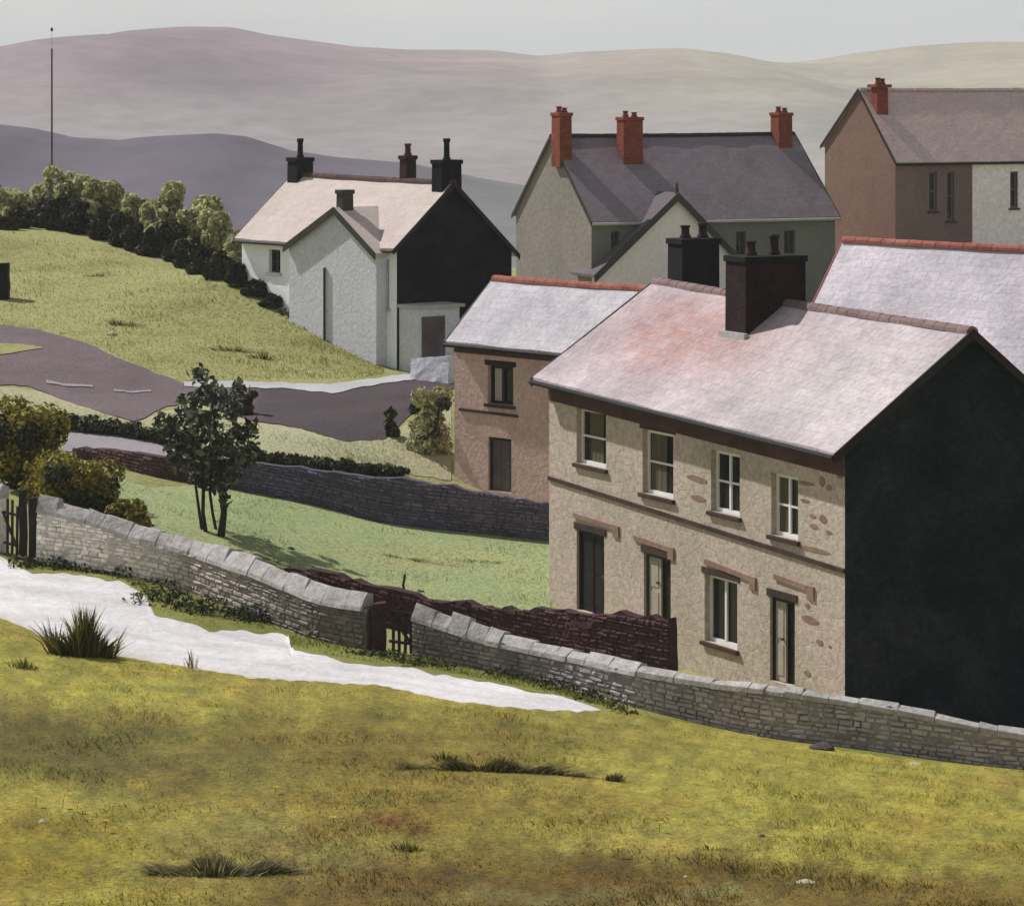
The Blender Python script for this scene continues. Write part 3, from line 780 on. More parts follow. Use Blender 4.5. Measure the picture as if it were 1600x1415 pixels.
for (x, y, w, h) in ((1090,748,34,9),(1091,778,24,9),(1260,755,24,7),(1285,752,8,18),(1296,762,10,9),(1258,782,16,6),(1270,806,10,5),(1286,810,12,13),(1272,822,13,7),(1295,831,10,7),
                     (1270,858,50,8),(1266,968,26,12),(1262,946,9,8),(1281,1003,11,9),(1297,1010,5,4),(1312,740,10,18),(1310,700,8,12),(1262,1052,10,10)):
    a0, a1 = H1.s_at(x - w / 2), H1.s_at(x + w / 2)
    if a1 > H1.L: a0 -= (a1 - H1.L); a1 = H1.L - .01
    am = (a0 + a1) / 2; zt, zb_ = H1.z_at(am, 0, y - h / 2), H1.z_at(am, 0, y + h / 2)
    P = H1.P; e = .012
    n = 9; ctr = [(am + (a1 - a0) / 2 * math.cos(2 * math.pi * q / n) * rr.uniform(.8, 1.15), (zt + zb_) / 2 + (zt - zb_) / 2 * math.sin(2 * math.pi * q / n) * rr.uniform(.8, 1.2)) for q in range(n)]
    mb = MB(); mb.add([P(a, -e, z) for a, z in ctr] + [P(a, .02, z) for a, z in ctr], [tuple(range(n))] + [(q, n + q, n + (q + 1) % n, (q + 1) % n) for q in range(n)])
    mb.build('bare_stone', M['redstone'], H1.root)

# chimneys of the stone house
ac = H1.s_at(1215, 3.3)
H1.chimney(ac, 2.95, 1.0, 1.75, H1.z_at(ac, 3.3, 398), M['maroon'], pots=((0, -.42, .36), (0, .25, .5)), potmat=M['darkpot'], label='broad dark chimney with two pots', capmat=M['soot'])
ac2 = H1.s_at(1066, 3.9)
H1.chimney(.5, 4.05, .8, 1.15, H1.z_at(.5, 4.05, 372), M['soot'], pots=((0, -.25, .34), (0, .28, .4)), potmat=M['darkpot'], label='black chimney at the far end of the ridge')
mb = MB()
H1.box(mb, ac - .62, ac + .62, 1.96, 2.07, H1.zf(ac, 2.0) - .1, H1.zf(ac, 2.0) + .1)
mb.build('chimney_flashing', M['pave'], H1.root)

# --- the small brown house ---------------------------------------------------------------
A = Axy(710, 103)
H2 = House('brown_cottage', 'small brown rendered cottage with white roof and red ridge, left of the big stone house', 'house',
           A, (.70, -.71), 6.9, 3.9, -.6, (5.55, 5.5), (7.42, 7.42), ov=.28, verge=.12, tr=1.85)
h2w = H2.hole(762, 802, 572, 632); h2d = H2.hole(763, 799, 684, 768)
H2.walls(M['brownfac'], [h2w, h2d])
H2.roof(M['roofvc'], lambda u, v: np.array(lin((212, 206, 212))) * .78, n=30, m=12, ridge=M['redridge'], seed=4)
H2.trim(M['darktrim'], M['darktrim'], M['eaves'], bh=.6)
H2.window(h2w, M['darktrim'], sill=M['darkstone'], lintel=M['darktrim'], curtain=M['paledoor'], cfrac=(.12, .4), bars=0)
H2.doorway(h2d, M['purpledoor'], M['darktrim'], label='slate purple door')
mb = MB(); a0, a1 = H2.s_at(718), H2.s_at(810)
z0_, z1_ = H2.z_at(a0, 0, 637), H2.z_at(a1, 0, 648)
mb.hexa([H2.P(a0, -.05, z0_ - .08), H2.P(a1, -.05, z1_ - .08), H2.P(a1, .02, z1_ - .08), H2.P(a0, .02, z0_ - .08), H2.P(a0, -.05, z0_), H2.P(a1, -.05, z1_), H2.P(a1, .02, z1_), H2.P(a0, .02, z0_)])
mb.build('string_course', M['darkstone'], H2.root)

# --- the pale roofed house behind, right --------------------------------------------------
A = (8.05, 95.7)
H3 = House('pale_roofed_house', 'house with wide pale lilac roof and red ridge, half hidden behind the stone house', 'house',
           A, (.79, -.61), 13, 6.0, -.5, (5.4, 5.2), (8.95, 8.85), ov=.3, verge=.12)
H3.walls(M['facade'])
def lilac(u, v):
    c = np.array(lin((224, 214, 222))); w = .7 * math.exp(-(((u - .62) / .18) ** 2 + ((v - .7) / .5) ** 2))
    return (c * (1 - w) + np.array(lin((182, 170, 182))) * w) * .8
H3.roof(M['roofvc'], lilac, n=44, m=14, ridge=M['redridge'], seed=6)
H3.trim(M['darktrim'], M['redridge'], M['eaves'], right=False)

# --- the white cottage --------------------------------------------------------------------
A = Axy(378, 131); B = Axy(620, 123)
H4 = House('white_cottage', 'white rendered cottage with pink roof, front gable and shade-black end wall, beside the grassy hill', 'house',
           A, dirUV(A, B), math.hypot(B[0] - A[0], B[1] - A[1]), 5.4, 1.0, (7.25, 7.3), (9.75, 9.7), ov=.25, verge=.15, tr=2.55, zb=(6.9, 6.9))
h4a = H4.hole(420, 438, 390, 426); h4b = H4.hole(600, 608, 405, 482)
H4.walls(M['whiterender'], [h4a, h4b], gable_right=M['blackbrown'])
H4.roof(M['pink_roof'], n=36, m=14, ridge=M['eaves'], seed=8)
H4.trim(M['greentrim'], M['darktrim'], None, bw=.2)
H4.window(h4a, M['greentrim'], sill=M['pave'], bars=1)
H4.window(h4b, M['greentrim'], sill=M['pave'], bars=2, mullion=False, fw=.05)
# front gable wing
tw = -.5
sl, sr, sa = H4.s_at(452, tw), H4.s_at(588, tw), H4.s_at(527, tw)
zap = H4.z_at(sa, tw, 328); zrl = H4.z_at(sl, tw, 385)
mb = MB(); P = H4.P
pts = [(sl, 1.0), (sr, 1.0), (sr, zrl), (sa, zap), (sl, zrl)]
mb.add([P(a, tw, z) for a, z in pts] + [P(a, 0.6, z) for a, z in pts], [(0, 1, 2, 3, 4), (0, 5, 6, 1), (1, 6, 7, 2), (4, 9, 5, 0)])
mb.build('wing_wall', M['greyrender'], H4.root)
mb = MB(); e = .16; sp = (zap - zrl)
tend = .9
def wing_slab(mb, s0, z0, s1, z1, t0, t1, th, lift=0.0):
    mb.hexa([P(s0, t0, z0 + lift), P(s1, t0, z1 + lift), P(s1, t1, z1 + lift), P(s0, t1, z0 + lift),
             P(s0, t0, z0 + th + lift), P(s1, t0, z1 + th + lift), P(s1, t1, z1 + th + lift), P(s0, t1, z0 + th + lift)])
kl = sp / (sa - sl); kr = sp / (sr - sa)
wing_slab(mb, sl - e, zrl - e * kl, sa, zap, tw - .15, tend + .6, .1); wing_slab(mb, sa, zap, sr + e, zrl - e * kr, tw - .15, tend + .6, .1)
o = mb.build('wing_roof', M['wingpink'], H4.root)
o.data.uv_layers.new(name='roof')
mb = MB()
wing_slab(mb, sl - e, zrl - e * kl - .14, sa, zap - .14, tw - .21, tw - .153, .25); wing_slab(mb, sa, zap - .14, sr + e, zrl - e * kr - .14, tw - .21, tw - .153, .25)
mb.build('bargeboard', M['greentrim'], H4.root)
mb = MB(); a = H4.s_at(509, tw)
mb.tube(P(a, tw - .06, 2.0), P(a, tw - .06, H4.z_at(a, tw, 418)), .05); mb.build('downpipe', M['greentrim'], H4.root)
# chimneys
H4.chimney(.35, 2.55, .7, .8, H4.z_at(.35, 2.55, 246), M['soot'], pots=((0, 0, .75),), potmat=M['soot'], label='black chimney at the left end')
am = H4.s_at(634, 2.6)
H4.chimney(am, 2.7, .45, .5, H4.z_at(am, 2.6, 243), M['brownbrick'], pots=((0, 0, .45),), potmat=M['pot'], label='slim red brown chimney')
H4.chimney(H4.L - .3, 2.55, .65, .95, H4.z_at(H4.L, 2.55, 250), M['blackbrown'], pots=((0, 0, .8),), potmat=M['soot'], label='black chimney over the dark gable')
H4.chimney(sa, tw + .35, .45, .5, zap + .75, M['greentrim'], pots=(), zlow=zap - .3, label='small grey chimney on the front gable')
# porch against the dark gable
mb = MB(); Lh = H4.L
zpt = H4.z_at(Lh + .3, .4, 480)
H4.box(mb, Lh + .035, Lh + 1.2, .08, 2.0, 1.0, zpt); pw = mb.build('porch', M['greyrender'], H4.root)
mb = MB(); H4.box(mb, Lh + .035, Lh + 1.35, -.05, 2.15, zpt + .003, zpt + .12); mb.build('porch_roof', M['pave'], pw)
mb = MB(); H4.box(mb, Lh + 1.202, Lh + 1.24, .25, 1.3, 1.0, zpt - .3); mb.build('porch_door', M['purpledoor'], pw)

# --- the long house with red chimneys ------------------------------------------------------
A = Axy(925, 148)
H5 = House('grey_house', 'grey house with dark purple roof and three red chimneys, behind the stone house', 'house',
           A, (.906, .4226), 12.5, 7.9, 1.5, (7.1, 7.1), (10.85, 10.85), ov=.2, verge=.12, tr=4.0)
h5 = [H5.hole(1150, 1165, 362, 400), H5.hole(1225, 1242, 360, 400), H5.hole(955, 968, 362, 392)]
H5.walls(M['shadewall'], h5, gable_left=M['greywall'])
H5.roof(M['purpleroof'], n=36, m=14, ridge=M['darktrim'], seed=9)
H5.trim(M['pave'], M['greentrim'], None, bw=.16)
for h in h5: H5.window(h, M['greentrim'], sill=M['greentrim'], bars=1)
P = H5.P
tw = -.55
sa = H5.s_at(1056, tw); sl = H5.s_at(930, tw); sr = H5.s_at(1146, tw)
zap = H5.z_at(sa, tw, 305); zl_ = H5.z_at(sl, tw, 428); zr_ = H5.z_at(sr, tw, 398)
mb = MB()
pts = [(sl + .1, 1.2), (sr, 1.2), (sr, zr_), (sa, zap), (sl + .1, zl_)]
mb.add([P(a, tw, z) for a, z in pts] + [P(a, 1.0, z) for a, z in pts], [(0, 1, 2, 3, 4), (0, 5, 6, 1), (1, 6, 7, 2), (4, 9, 5, 0)])
mb.build('wing_wall', M['winggable'], H5.root)
mb = MB()
wing_slab(mb, sl - .15, zl_ - .15, sa, zap + .003, tw - .2, 1.6, .12); wing_slab(mb, sa, zap, sr + .2, zr_ - .2, tw - .2, 1.6, .12)
o = mb.build('wing_roof', M['wingslate'], H5.root); o.data.uv_layers.new(name='roof')
mb = MB()
wing_slab(mb, sl - .15, zl_ - .4, sa, zap - .24, tw - .26, tw - .203, .38); wing_slab(mb, sa, zap - .24, sr + .2, zr_ - .44, tw - .26, tw - .203, .38)
mb.build('bargeboard', M['greentrim'], H5.root)
mb = MB(); mb.tube(P(sa, tw - .1, zap), P(sa, tw - .1, zap + .55), .1, .05); mb.build('finial', M['greentrim'], H5.root)
h = (H5.s_at(1052, tw), H5.s_at(1066, tw), zap - 2.2, zap - 1.2)
for (px, t, w, b, yt, lab, lo) in ((874, 3.2, .62, .9, 176, 'red chimney over the left gable', None), (984, 2.9, 1.0, .75, 183, 'broad red chimney in the middle of the roof', None), (1221, 3.65, .75, .8, 176, 'red chimney at the right end of the ridge', None)):
    a = H5.s_at(px, t)
    a = max(a, .05)
    H5.chimney(a, t, w, b, H5.z_at(a, t, yt), M['redbrick'], pots=((-w * .22, 0, .28), (w * .22, 0, .22)), potmat=M['redbrick'], label=lab, flare=.04)

# --- the brown gabled house at the right edge ------------------------------------------------
A = Axy(1400, 158)
H6 = House('tall_brown_house', 'tall house with brown gable and mauve roof at the right edge, far back', 'house',
           A, (.906, .4226), 15, 6.6, 1.5, (9.45, 9.45), (12.9, 12.9), ov=.2, verge=.12, tr=3.25, zb=(10.1, 10.1))
h6 = [H6.hole(1452, 1464, 268, 330), H6.hole(1480, 1491, 268, 345), H6.hole(1578, 1590, 268, 325)]
H6.walls(M['plumwall'], h6, gable_left=M['browngable'])
H6.roof(M['mauveroof'], n=36, m=14, ridge=M['mauveroof'], seed=10)
H6.roof_o.children[0].data.uv_layers.new(name='roof')
H6.trim(M['darktrim'], M['darktrim'], None, bw=.15)
for h in h6: H6.window(h, M['plumwall'], sill=M['darkstone'], bars=1, mullion=False)
mb = MB(); a0 = H6.s_at(1519)
for z0_, z1_, x0_, x1_ in ((1.5, h6[2][2], a0, H6.L), (h6[2][3], 9.3, a0, H6.L), (h6[2][2], h6[2][3], a0, h6[2][0]), (h6[2][2], h6[2][3], h6[2][1], H6.L)):
    H6.box(mb, x0_, x1_, -.03, .0, z0_, z1_)
mb.build('unshaded_panel', M['lightwall'], H6.root)  # lighter panel where the painted shade of the front stops
a = H6.s_at(1376, 2.2)
H6.chimney(a, 2.3, .62, .6, H6.z_at(a, 2.3, 132), M['redbrick'], pots=((-.1, 0, .32), (.16, 0, .28)), potmat=M['redbrick'], label='slim red chimney beside the gable', flare=.13)

# ------------------------------------------------------------------ walls of the lanes and gardens
WSTONE = np.array([np.array(lin(c)) * k for k, c in zip((1.55, 1.7, 1.3, 1.1, 1.12, 1.5, 1.55), ((222, 214, 206), (218, 209, 200), (178, 167, 158), (120, 111, 104), (118, 110, 104), (146, 138, 138), (146, 137, 138)))]).T
def stone_wall(name, label, pts, hts, mat, thick=.4, cop=None, coph=.24, copslope=.2, seed=1, sub=.3, rough=.025, lumpy=.04, smooth_face=False, tint=(70, 62, 66)):
    """pts: (px,py,d) base line; hts: (px, height)"""
    pl = np.array([[(p[0] - 800) * p[2] / F, p[2], p[0]] for p in pts])
    s = np.r_[0, np.cumsum(np.hypot(np.diff(pl[:, 0]), np.diff(pl[:, 1])))]
    n = max(4, int(s[-1] / sub)); q = np.linspace(0, s[-1], n + 1)
    X = np.interp(q, s, pl[:, 0]); Y = np.interp(q, s, pl[:, 1]); PXX = np.interp(q, s, pl[:, 2])
    Hh = np.interp(PXX, [h[0] for h in hts], [h[1] for h in hts])
    dx, dy = np.gradient(X), np.gradient(Y); l = np.hypot(dx, dy); nx, ny = dy / l, -dx / l    # towards the viewer
    rg = np.random.default_rng(seed)
    Z = T(X, Y); tone = []
    root = empty(name, (float(X.mean()), float(Y.mean()), float(Z.mean())), label, 'wall')
    K = 6
    mb = MB(); rows = []
    for i in range(n + 1):
        row = []
        top = Hh[i] + rg.normal(0, lumpy)
        for side in (1, -1):
            for kk in range(K + 1):
                f = kk / K if side == 1 else 1 - kk / K
                off = thick / 2 * (1 - .22 * f) + rg.normal(0, rough)
                z = Z[i] - .35 + (top + .35) * f
                row.append((X[i] + side * nx[i] * off, Y[i] + side * ny[i] * off, z))
        rows.append(row)
    R = 2 * (K + 1)
    for r in rows: mb.v.extend(r)
    for i in range(n):
        for j in range(R - 1):
            mb.f.append((i * R + j, (i + 1) * R + j, (i + 1) * R + j + 1, i * R + j + 1))
    mb.f.append(tuple(range(R))); mb.f.append(tuple(range(n * R, n * R + R))[::-1])
    nb = len(mb.v); spx = []
    z = 0.0
    hmax = float(Hh.max())
    while z < hmax and smooth_face is False:
        ch = rg.uniform(.07, .13)
        pos = rg.uniform(-.2, 0)
        while pos < s[-1]:
            w = rg.uniform(.12, .42); p0, p1 = max(pos, 0) + .012, min(pos + w, s[-1]) - .012
            pos += w
            if p1 - p0 < .06: continue
            pm = (p0 + p1) / 2
            hl = np.interp(pm, q, Hh)
            if z + ch * .6 > hl: continue
            z1 = min(z + ch - .015, hl - .01); pr = rg.uniform(.015, .06)
            ring = []
            for k_, (pp, zz) in enumerate(((p0, z), (p1, z), (p1, z1), (p0, z1))):
                for dep in (0, 1):
                    ins = .022 * dep; jx, jz = rg.normal(0, .008, 2)
                    ap = pp + (ins if k_ in (0, 3) else -ins) + jx; az_ = zz + (ins if k_ < 2 else -ins) + jz
                    x, y, gz = np.interp(ap, q, X), np.interp(ap, q, Y), np.interp(ap, q, Z); ax, ay = np.interp(ap, q, nx), np.interp(ap, q, ny)
                    off = thick / 2 * (1 - .22 * az_ / max(hl, .2)) - .012 + (pr + rg.normal(0, .006) if dep else 0)
                    ring.append((x + ax * off, y + ay * off, gz + az_))
            m0 = len(mb.v); mb.v.extend(ring)
            a_ = [m0 + 2 * k for k in range(4)]; b_ = [m0 + 2 * k + 1 for k in range(4)]
            mb.f.append(tuple(b_))
            for k in range(4): mb.f.append((a_[k], a_[(k + 1) % 4], b_[(k + 1) % 4], b_[k]))
            spx.extend([float(np.interp(pm, q, PXX))] * 8)
            tone.extend([rg.uniform(.78, 1.18)] * 8)
        z += ch
    def wc(x):
        if mat is M['stone']: return [np.interp(x, [0, 120, 300, 480, 640, 1000, 1590], ch) for ch in WSTONE]
        return lin(tint)
    cols = np.array([np.array(wc(x)) * .6 for x in PXX for _ in range(R)] + [np.array(wc(x)) * t for x, t in zip(spx, tone)])
    mb.build('stonework', mat, root, cols=cols)
    if cop:
        mb = MB(); pos = 0.0
        while pos < s[-1] - .15:
            w = rg.uniform(.35, .95); p1 = min(pos + w, s[-1])
            c = []
            for pp in (pos + .004, p1 - .004):
                x, y = np.interp(pp, q, X), np.interp(pp, q, Y); z = np.interp(pp, q, Z + Hh)
                ii = int(np.argmin(abs(q - pp))); c.append((x, y, z, nx[ii], ny[ii]))
            h0 = rg.uniform(.05, .09); h1 = (coph if not isinstance(coph, tuple) else float(np.interp(np.interp((pos + p1) / 2, q, PXX), coph[0], coph[1]))) * rg.uniform(.75, 1.15); tw = thick / 2 + rg.uniform(.0, .05)
            v = []
            for (x, y, z, ax, ay) in c:
                z -= .03
                v.append([(x + ax * tw, y + ay * tw, z - .03), (x + ax * (tw - .03), y + ay * (tw - .03), z + h0), (x - ax * (tw - copslope), y - ay * (tw - copslope), z + h1 + rg.normal(0, .02)),
                          (x - ax * tw, y - ay * tw, z + h1 - .06), (x - ax * tw, y - ay * tw, z - .03)])
            m = 5
            mb.add(v[0] + v[1], [(i, (i + 1) % m, m + (i + 1) % m, m + i)[::-1] for i in range(m)] + [tuple(range(m)), tuple(range(m, 2 * m))[::-1]])
            pos = p1
        mb.build('coping', cop, root, bevel=.012)
    return root

def seg(x0, x1):
    xs = sorted([x for x in [p[0] for p in WALLBASE] if x0 < x < x1] + [x0, x1])
    ar = np.array(WALLBASE, float)
    return [(x, float(np.interp(x, ar[:, 0], ar[:, 1])), float(np.interp(x, ar[:, 0], ar[:, 2]))) for x in xs]
WH = [(-300, 1.35), (0, 1.4), (60, 1.34), (130, 1.25), (200, 1.02), (300, .95), (400, 1.02), (500, .92), (585, .96), (650, .92), (760, .68), (860, .66), (1000, .76), (1100, .85), (1200, .98), (1310, .95), (1400, .9), (1500, .8), (1590, .68), (1750, .7)]
stone_wall('drystone_wall', 'short end of grey stone wall left of the left gate', seg(-300, 4), WH, M['stone'], cop=M['coping'], coph=.36, seed=2)
stone_wall('drystone_wall', 'grey stone wall with pale coping running between the two gates beside the white road', seg(62, 581), WH, M['stone'], cop=M['coping'], coph=.38, seed=3)
stone_wall('drystone_wall', 'long grey stone wall from the middle gate to the right edge, below the stone house', seg(650, 1750), WH, M['stone'], cop=M['coping'], coph=((650, 760, 1000, 1200), (.38, .34, .2, .15)), copslope=.22, seed=4)
BW = [(452, 893, 82.5), (520, 912, 81.5), (580, 935, 80.5), (650, 955, 79.8), (740, 985, 79), (860, 1000, 77.5), (960, 1030, 76), (1052, 1048, 74.8)]
def htop(pts, tops):
    out = []
    for (px, py, d), ty in zip(pts, tops):
        x = (px - 800) * d / F; z = CZ - (ty - HY) * d / F
        out.append((px, max(.15, z - Tz(x, d))))
    return out
stone_wall('garden_wall', 'dark brown garden wall between the lawn and the pale coping of the road wall', BW, htop(BW, [889, 895, 910, 932, 943, 952, 958, 966]), M['dwall'], tint=(84, 60, 60), thick=.35, seed=6, lumpy=.05)
DW = [(335, 757, 98), (400, 775, 97.6), (500, 790, 97), (580, 814, 96.2), (640, 822, 95.8), (790, 834, 95.2), (900, 850, 94.6)]
stone_wall('field_wall', 'long slate grey wall along the top of the lawn, left of the stone house', DW, htop(DW, [716, 723, 734, 744, 748, 774, 790]), M['dwall'], tint=(104, 98, 114), thick=.4, seed=7, lumpy=.03)
DW2 = [(118, 706, 101), (160, 722, 100.5), (200, 745, 99.5), (250, 760, 98.5), (333, 757, 98.05)]
stone_wall('field_wall', 'dark red brown wall behind the tree, ending at the golden bush', DW2, htop(DW2, [698, 700, 705, 712, 716]), M['dwall'], tint=(90, 66, 66), thick=.4, seed=8, lumpy=.03)

# low rendered wall by the white cottage
LWp = [(646, 590, 117.5), (705, 592, 116)]
stone_wall('yard_wall', 'low light grey wall between the white cottage and the brown cottage', LWp, htop(LWp, [560, 556]), M['greyrender'], thick=.3, seed=9, rough=.008, lumpy=.01, smooth_face=True)

# ------------------------------------------------------------------ plants
def leaves_arrays(centers, radii, n, size, rg, flat=0.55):
    """n leaves shared over clumps; returns verts, faces"""
    centers = np.array(centers); radii = np.array(radii)
    k = rg.choice(len(centers), n, p=(radii.prod(1) ** (2 / 3)) / (radii.prod(1) ** (2 / 3)).sum())
    dirs = rg.normal(0, 1, (n, 3)); dirs /= np.linalg.norm(dirs, axis=1)[:, None]
    r = rg.uniform(.25, 1.0, n) ** .45
    pos = centers[k] + dirs * radii[k] * r[:, None]
    nrm = dirs + rg.normal(0, flat, (n, 3)); nrm /= np.linalg.norm(nrm, axis=1)[:, None]
    a = np.cross(nrm, rg.normal(0, 1, (n, 3))); a /= np.linalg.norm(a, axis=1)[:, None]
    b = np.cross(nrm, a)
    sz = size * rg.uniform(.6, 1.3, n)[:, None]
    bend = nrm * sz * .15
    v = np.stack([pos - a * sz, pos - a * sz * .2 - b * sz * .55 + bend, pos + a * sz, pos - a * sz * .2 + b * sz * .55 + bend], 1).reshape(-1, 3)
    f = (np.arange(n)[:, None] * 4 + np.arange(4)[None, :])
    return v, f

def bush(name, label, cat, px, py_base, w, h, mat, n, leaf, group=None, d=None, clumps=9, seed=0, stems=True, depth=.8, trunkmat=None, mat2=None, lean=0):
    rg = np.random.default_rng(seed + 100)
    p = W(px, py_base, d) if d else g1(px, py_base)
    if d: p.z = min(p.z, Tz(p.x, p.y))
    sc = p.y / F
    ww, hh = w * sc / 2, h * sc
    if d: hh = max(hh, CZ - (py_base - h - HY) * p.y / F - p.z)
    root = empty(name, (p.x, p.y, p.z), label, cat, group)
    cen = []; rad = []
    for i in range(clumps):
        an = rg.uniform(0, 6.28); rr = rg.uniform(0, .8) ** .7
        zz = rg.uniform(.14, .82)
        k = math.sqrt(max(0.1, 1 - (zz - .4) ** 2 * 1.7))
        cr = rg.uniform(.24, .4)
        cen.append((p.x + math.cos(an) * rr * ww * k * .85 + lean * zz * ww, p.y + math.sin(an) * rr * ww * depth * k, p.z + zz * hh))
        rad.append((cr * ww * 1.05, cr * ww * 1.05 * depth, min(cr * ww * 1.0, hh * .28)))
    for i in range(3):                                     # skirt near the ground
        cen.append((p.x + rg.uniform(-.6, .6) * ww, p.y + rg.uniform(-.4, .2) * ww, p.z + hh * .16)); rad.append((.42 * ww, .4 * ww, hh * .2))
    v, f = leaves_arrays(cen, rad, n, leaf, rg)
    v[:, 2] = np.maximum(v[:, 2], p.z - .05)
    mb = MB(); mb.v = list(map(tuple, v)); mb.f = list(map(tuple, f))
    mb.build('foliage', mat, root)
    if mat2:
        top = [c for c in cen]
        v, f = leaves_arrays([(c[0] + rg.normal(0, .1), c[1] - ww * .25, c[2] - hh * .08) for c in top[:max(3, clumps // 3)]], [tuple(x * .6 for x in r) for r in rad[:max(3, clumps // 3)]], n // 5, leaf, rg)
        mb = MB(); mb.v = list(map(tuple, v)); mb.f = list(map(tuple, f)); mb.build('dark_leaves', mat2, root)
    if stems:
        mb = MB()
        for i in range(min(6, clumps)):
            c = Vector(cen[i]); b = p + Vector((rg.uniform(-.15, .15) * ww, rg.uniform(-.1, .1) * ww, -.1))
            mid = b.lerp(c, .5) + Vector((rg.normal(0, .05) * ww, 0, 0))
            mb.path([b, mid, c], [.045 * hh, .03 * hh, .012 * hh], 6)
        mb.build('stem', trunkmat or M['trunk'], root)
    return root

# the leafy tree on the lawn
def lawn_tree():
    base = g1(335, 832)
    rg = np.random.default_rng(77)
    root = empty('garden_tree', (base.x, base.y, base.z), 'dark leafy tree with several thin trunks standing on the lawn', 'tree')
    d = base.y
    def Q(px, py, dd=0): return W(px, py, d + dd)
    trunks = [([(345, 838), (350, 800), (346, 770), (342, 730), (338, 680), (330, 620)], [.11, .085, .08, .07, .05, .02]),
              ([(322, 834), (317, 800), (318, 760), (315, 720), (306, 670)], [.06, .05, .05, .04, .02]),
              ([(316, 830), (310, 790), (306, 760), (302, 730)], [.045, .04, .035, .02]),
              ([(338, 824), (332, 800), (328, 770), (330, 735), (350, 690)], [.045, .04, .04, .03, .02])]
    for i, (pp, rr) in enumerate(trunks):
        mb = MB(); pts = [Q(x, y, (i - 1.5) * .25) for x, y in pp]
        pts[0].z = Tz(pts[0].x, pts[0].y) - .05
        mb.path(pts, rr, 8); mb.build('trunk', M['trunk'], root)
    mb = MB()
    for a, b in (((346, 775), (382, 740)), ((342, 735), (300, 690)), ((340, 700), (378, 660)), ((338, 680), (290, 640)), ((334, 650), (356, 625)), ((345, 750), (370, 700)), ((318, 740), (270, 700)), ((350, 800), (364, 782)), ((332, 630), (318, 600))):
        A_, B_ = Q(*a, rg.uniform(-.5, .5)), Q(*b, rg.uniform(-1, 1)); m_ = A_.lerp(B_, .5) + Vector((0, 0, .08))
        mb.path([A_, m_, B_], [.04, .028, .01], 6)
    mb.build('branch', M['trunk'], root)
    cl = [(312,588,14),(330,600,12),(322,618,16),(345,622,14),(372,610,14),(362,640,18),(300,632,16),(285,650,15),(255,655,12),(268,668,14),(305,665,22),(330,655,18),(292,690,22),(325,695,26),(355,685,22),(380,680,18),
          (395,668,10),(290,715,22),(318,725,26),(350,720,24),(375,715,18),(396,705,12),(272,700,16),(335,750,20),(362,745,14),(308,748,14),(350,775,9),(262,672,8),(246,665,7),(283,625,8)]
    cen = []; rad = []
    for (x, y, r) in cl:
        c = Q(x, y, rg.uniform(-1.3, 1.3)); cen.append(c); rad.append((r * d / F,) * 3)
    v, f = leaves_arrays(cen, rad, 2100, .1, rg, .8)
    v2, f2 = leaves_arrays(cen, [tuple(x * 1.35 for x in r) for r in rad], 420, .15, rg, .9)
    f = np.r_[f, f2 + len(v)]; v = np.r_[v, v2]
    mb = MB(); mb.v = list(map(tuple, v)); mb.f = list(map(tuple, f)); mb.build('crown', M['leaf_tree'], root)
lawn_tree()

# hedgerow on the crest of the hill: paler bushes behind, dark ones in front
GP1 = 'olive bushes behind the hedgerow on the hill crest'
pale_b = [(88, 300, 62, 38, 152, 'olive bush at the foot of the tall mast'), (132, 318, 60, 44, 151, 'olive bush right of the mast, behind the dark hedgerow'), (170, 322, 48, 40, 150, 'broad olive bush behind the middle of the dark hedgerow'),
          (205, 345, 44, 40, 148, 'low olive bush in the dip of the hedgerow'), (240, 350, 38, 36, 147, 'small grey green bush left of the tallest olive bush'),
          (276, 352, 58, 74, 146, 'tallest olive bush, round topped, on the hill crest'), (312, 372, 52, 60, 143, 'olive bush sloping down right of the tallest one'), (340, 392, 46, 60, 140, 'olive bush nearest the left corner of the white cottage'), (375, 402, 34, 38, 137, 'small olive bush against the white cottage wall'),
          (30, 335, 70, 34, 153, 'low grey olive bush at the far left of the hedgerow')]
for i, (x, y, w, h, d, lab) in enumerate(pale_b):
    bush('olive_bush', lab, 'bush', x, y, w * 1.75, h + 8, M['leaf_olive'], 3600, .16, GP1, d=d, seed=i, clumps=18, stems=False)
GP2 = 'dark bushes of the hedgerow on the hill crest'
dark_b = [(8, 358, 34, 26, 'first dark bush at the left edge of the hedgerow'), (32, 356, 34, 40, 'second dark bush from the left edge of the hedgerow'), (62, 356, 42, 62, 'dark bush in front of the mast foot'), (88, 360, 40, 78, 'tall dark bush just right of the mast'), (118, 365, 40, 62, 'dark bush left of the slim tall bush'),
          (131, 366, 18, 84, 'slim tall dark bush sticking up in the hedgerow'), (158, 374, 40, 72, 'dark bush with a pointed top below the broad olive bush'), (186, 384, 40, 74, 'dark bush at the middle of the hedgerow'), (212, 392, 40, 62, 'dark bush below the dip of the olive bushes'), (240, 400, 42, 70, 'dark bush left below the tallest olive bush'), (266, 408, 42, 86, 'tall dark bush below the tallest olive bush'),
          (292, 418, 40, 74, 'dark bush right of the tall one on the steep slope'), (318, 428, 42, 66, 'dark bush two back from the cottage corner'), (345, 436, 40, 62, 'brownish dark bush near the cottage corner'), (372, 446, 36, 50, 'last big dark bush at the cottage wall'), (398, 462, 32, 34, 'low dark bush at the foot of the cottage wall'), (424, 478, 32, 22, 'lowest dark plant of the row, under the cottage window')]
for i, (x, y, w, h, lab) in enumerate(dark_b):
    bush('dark_bush', lab, 'bush', x, y, w * (1.35 if w > 20 else 1.2), h * .74, M['leaf_dark'], 1700, .14, GP2, seed=40 + i, clumps=12)

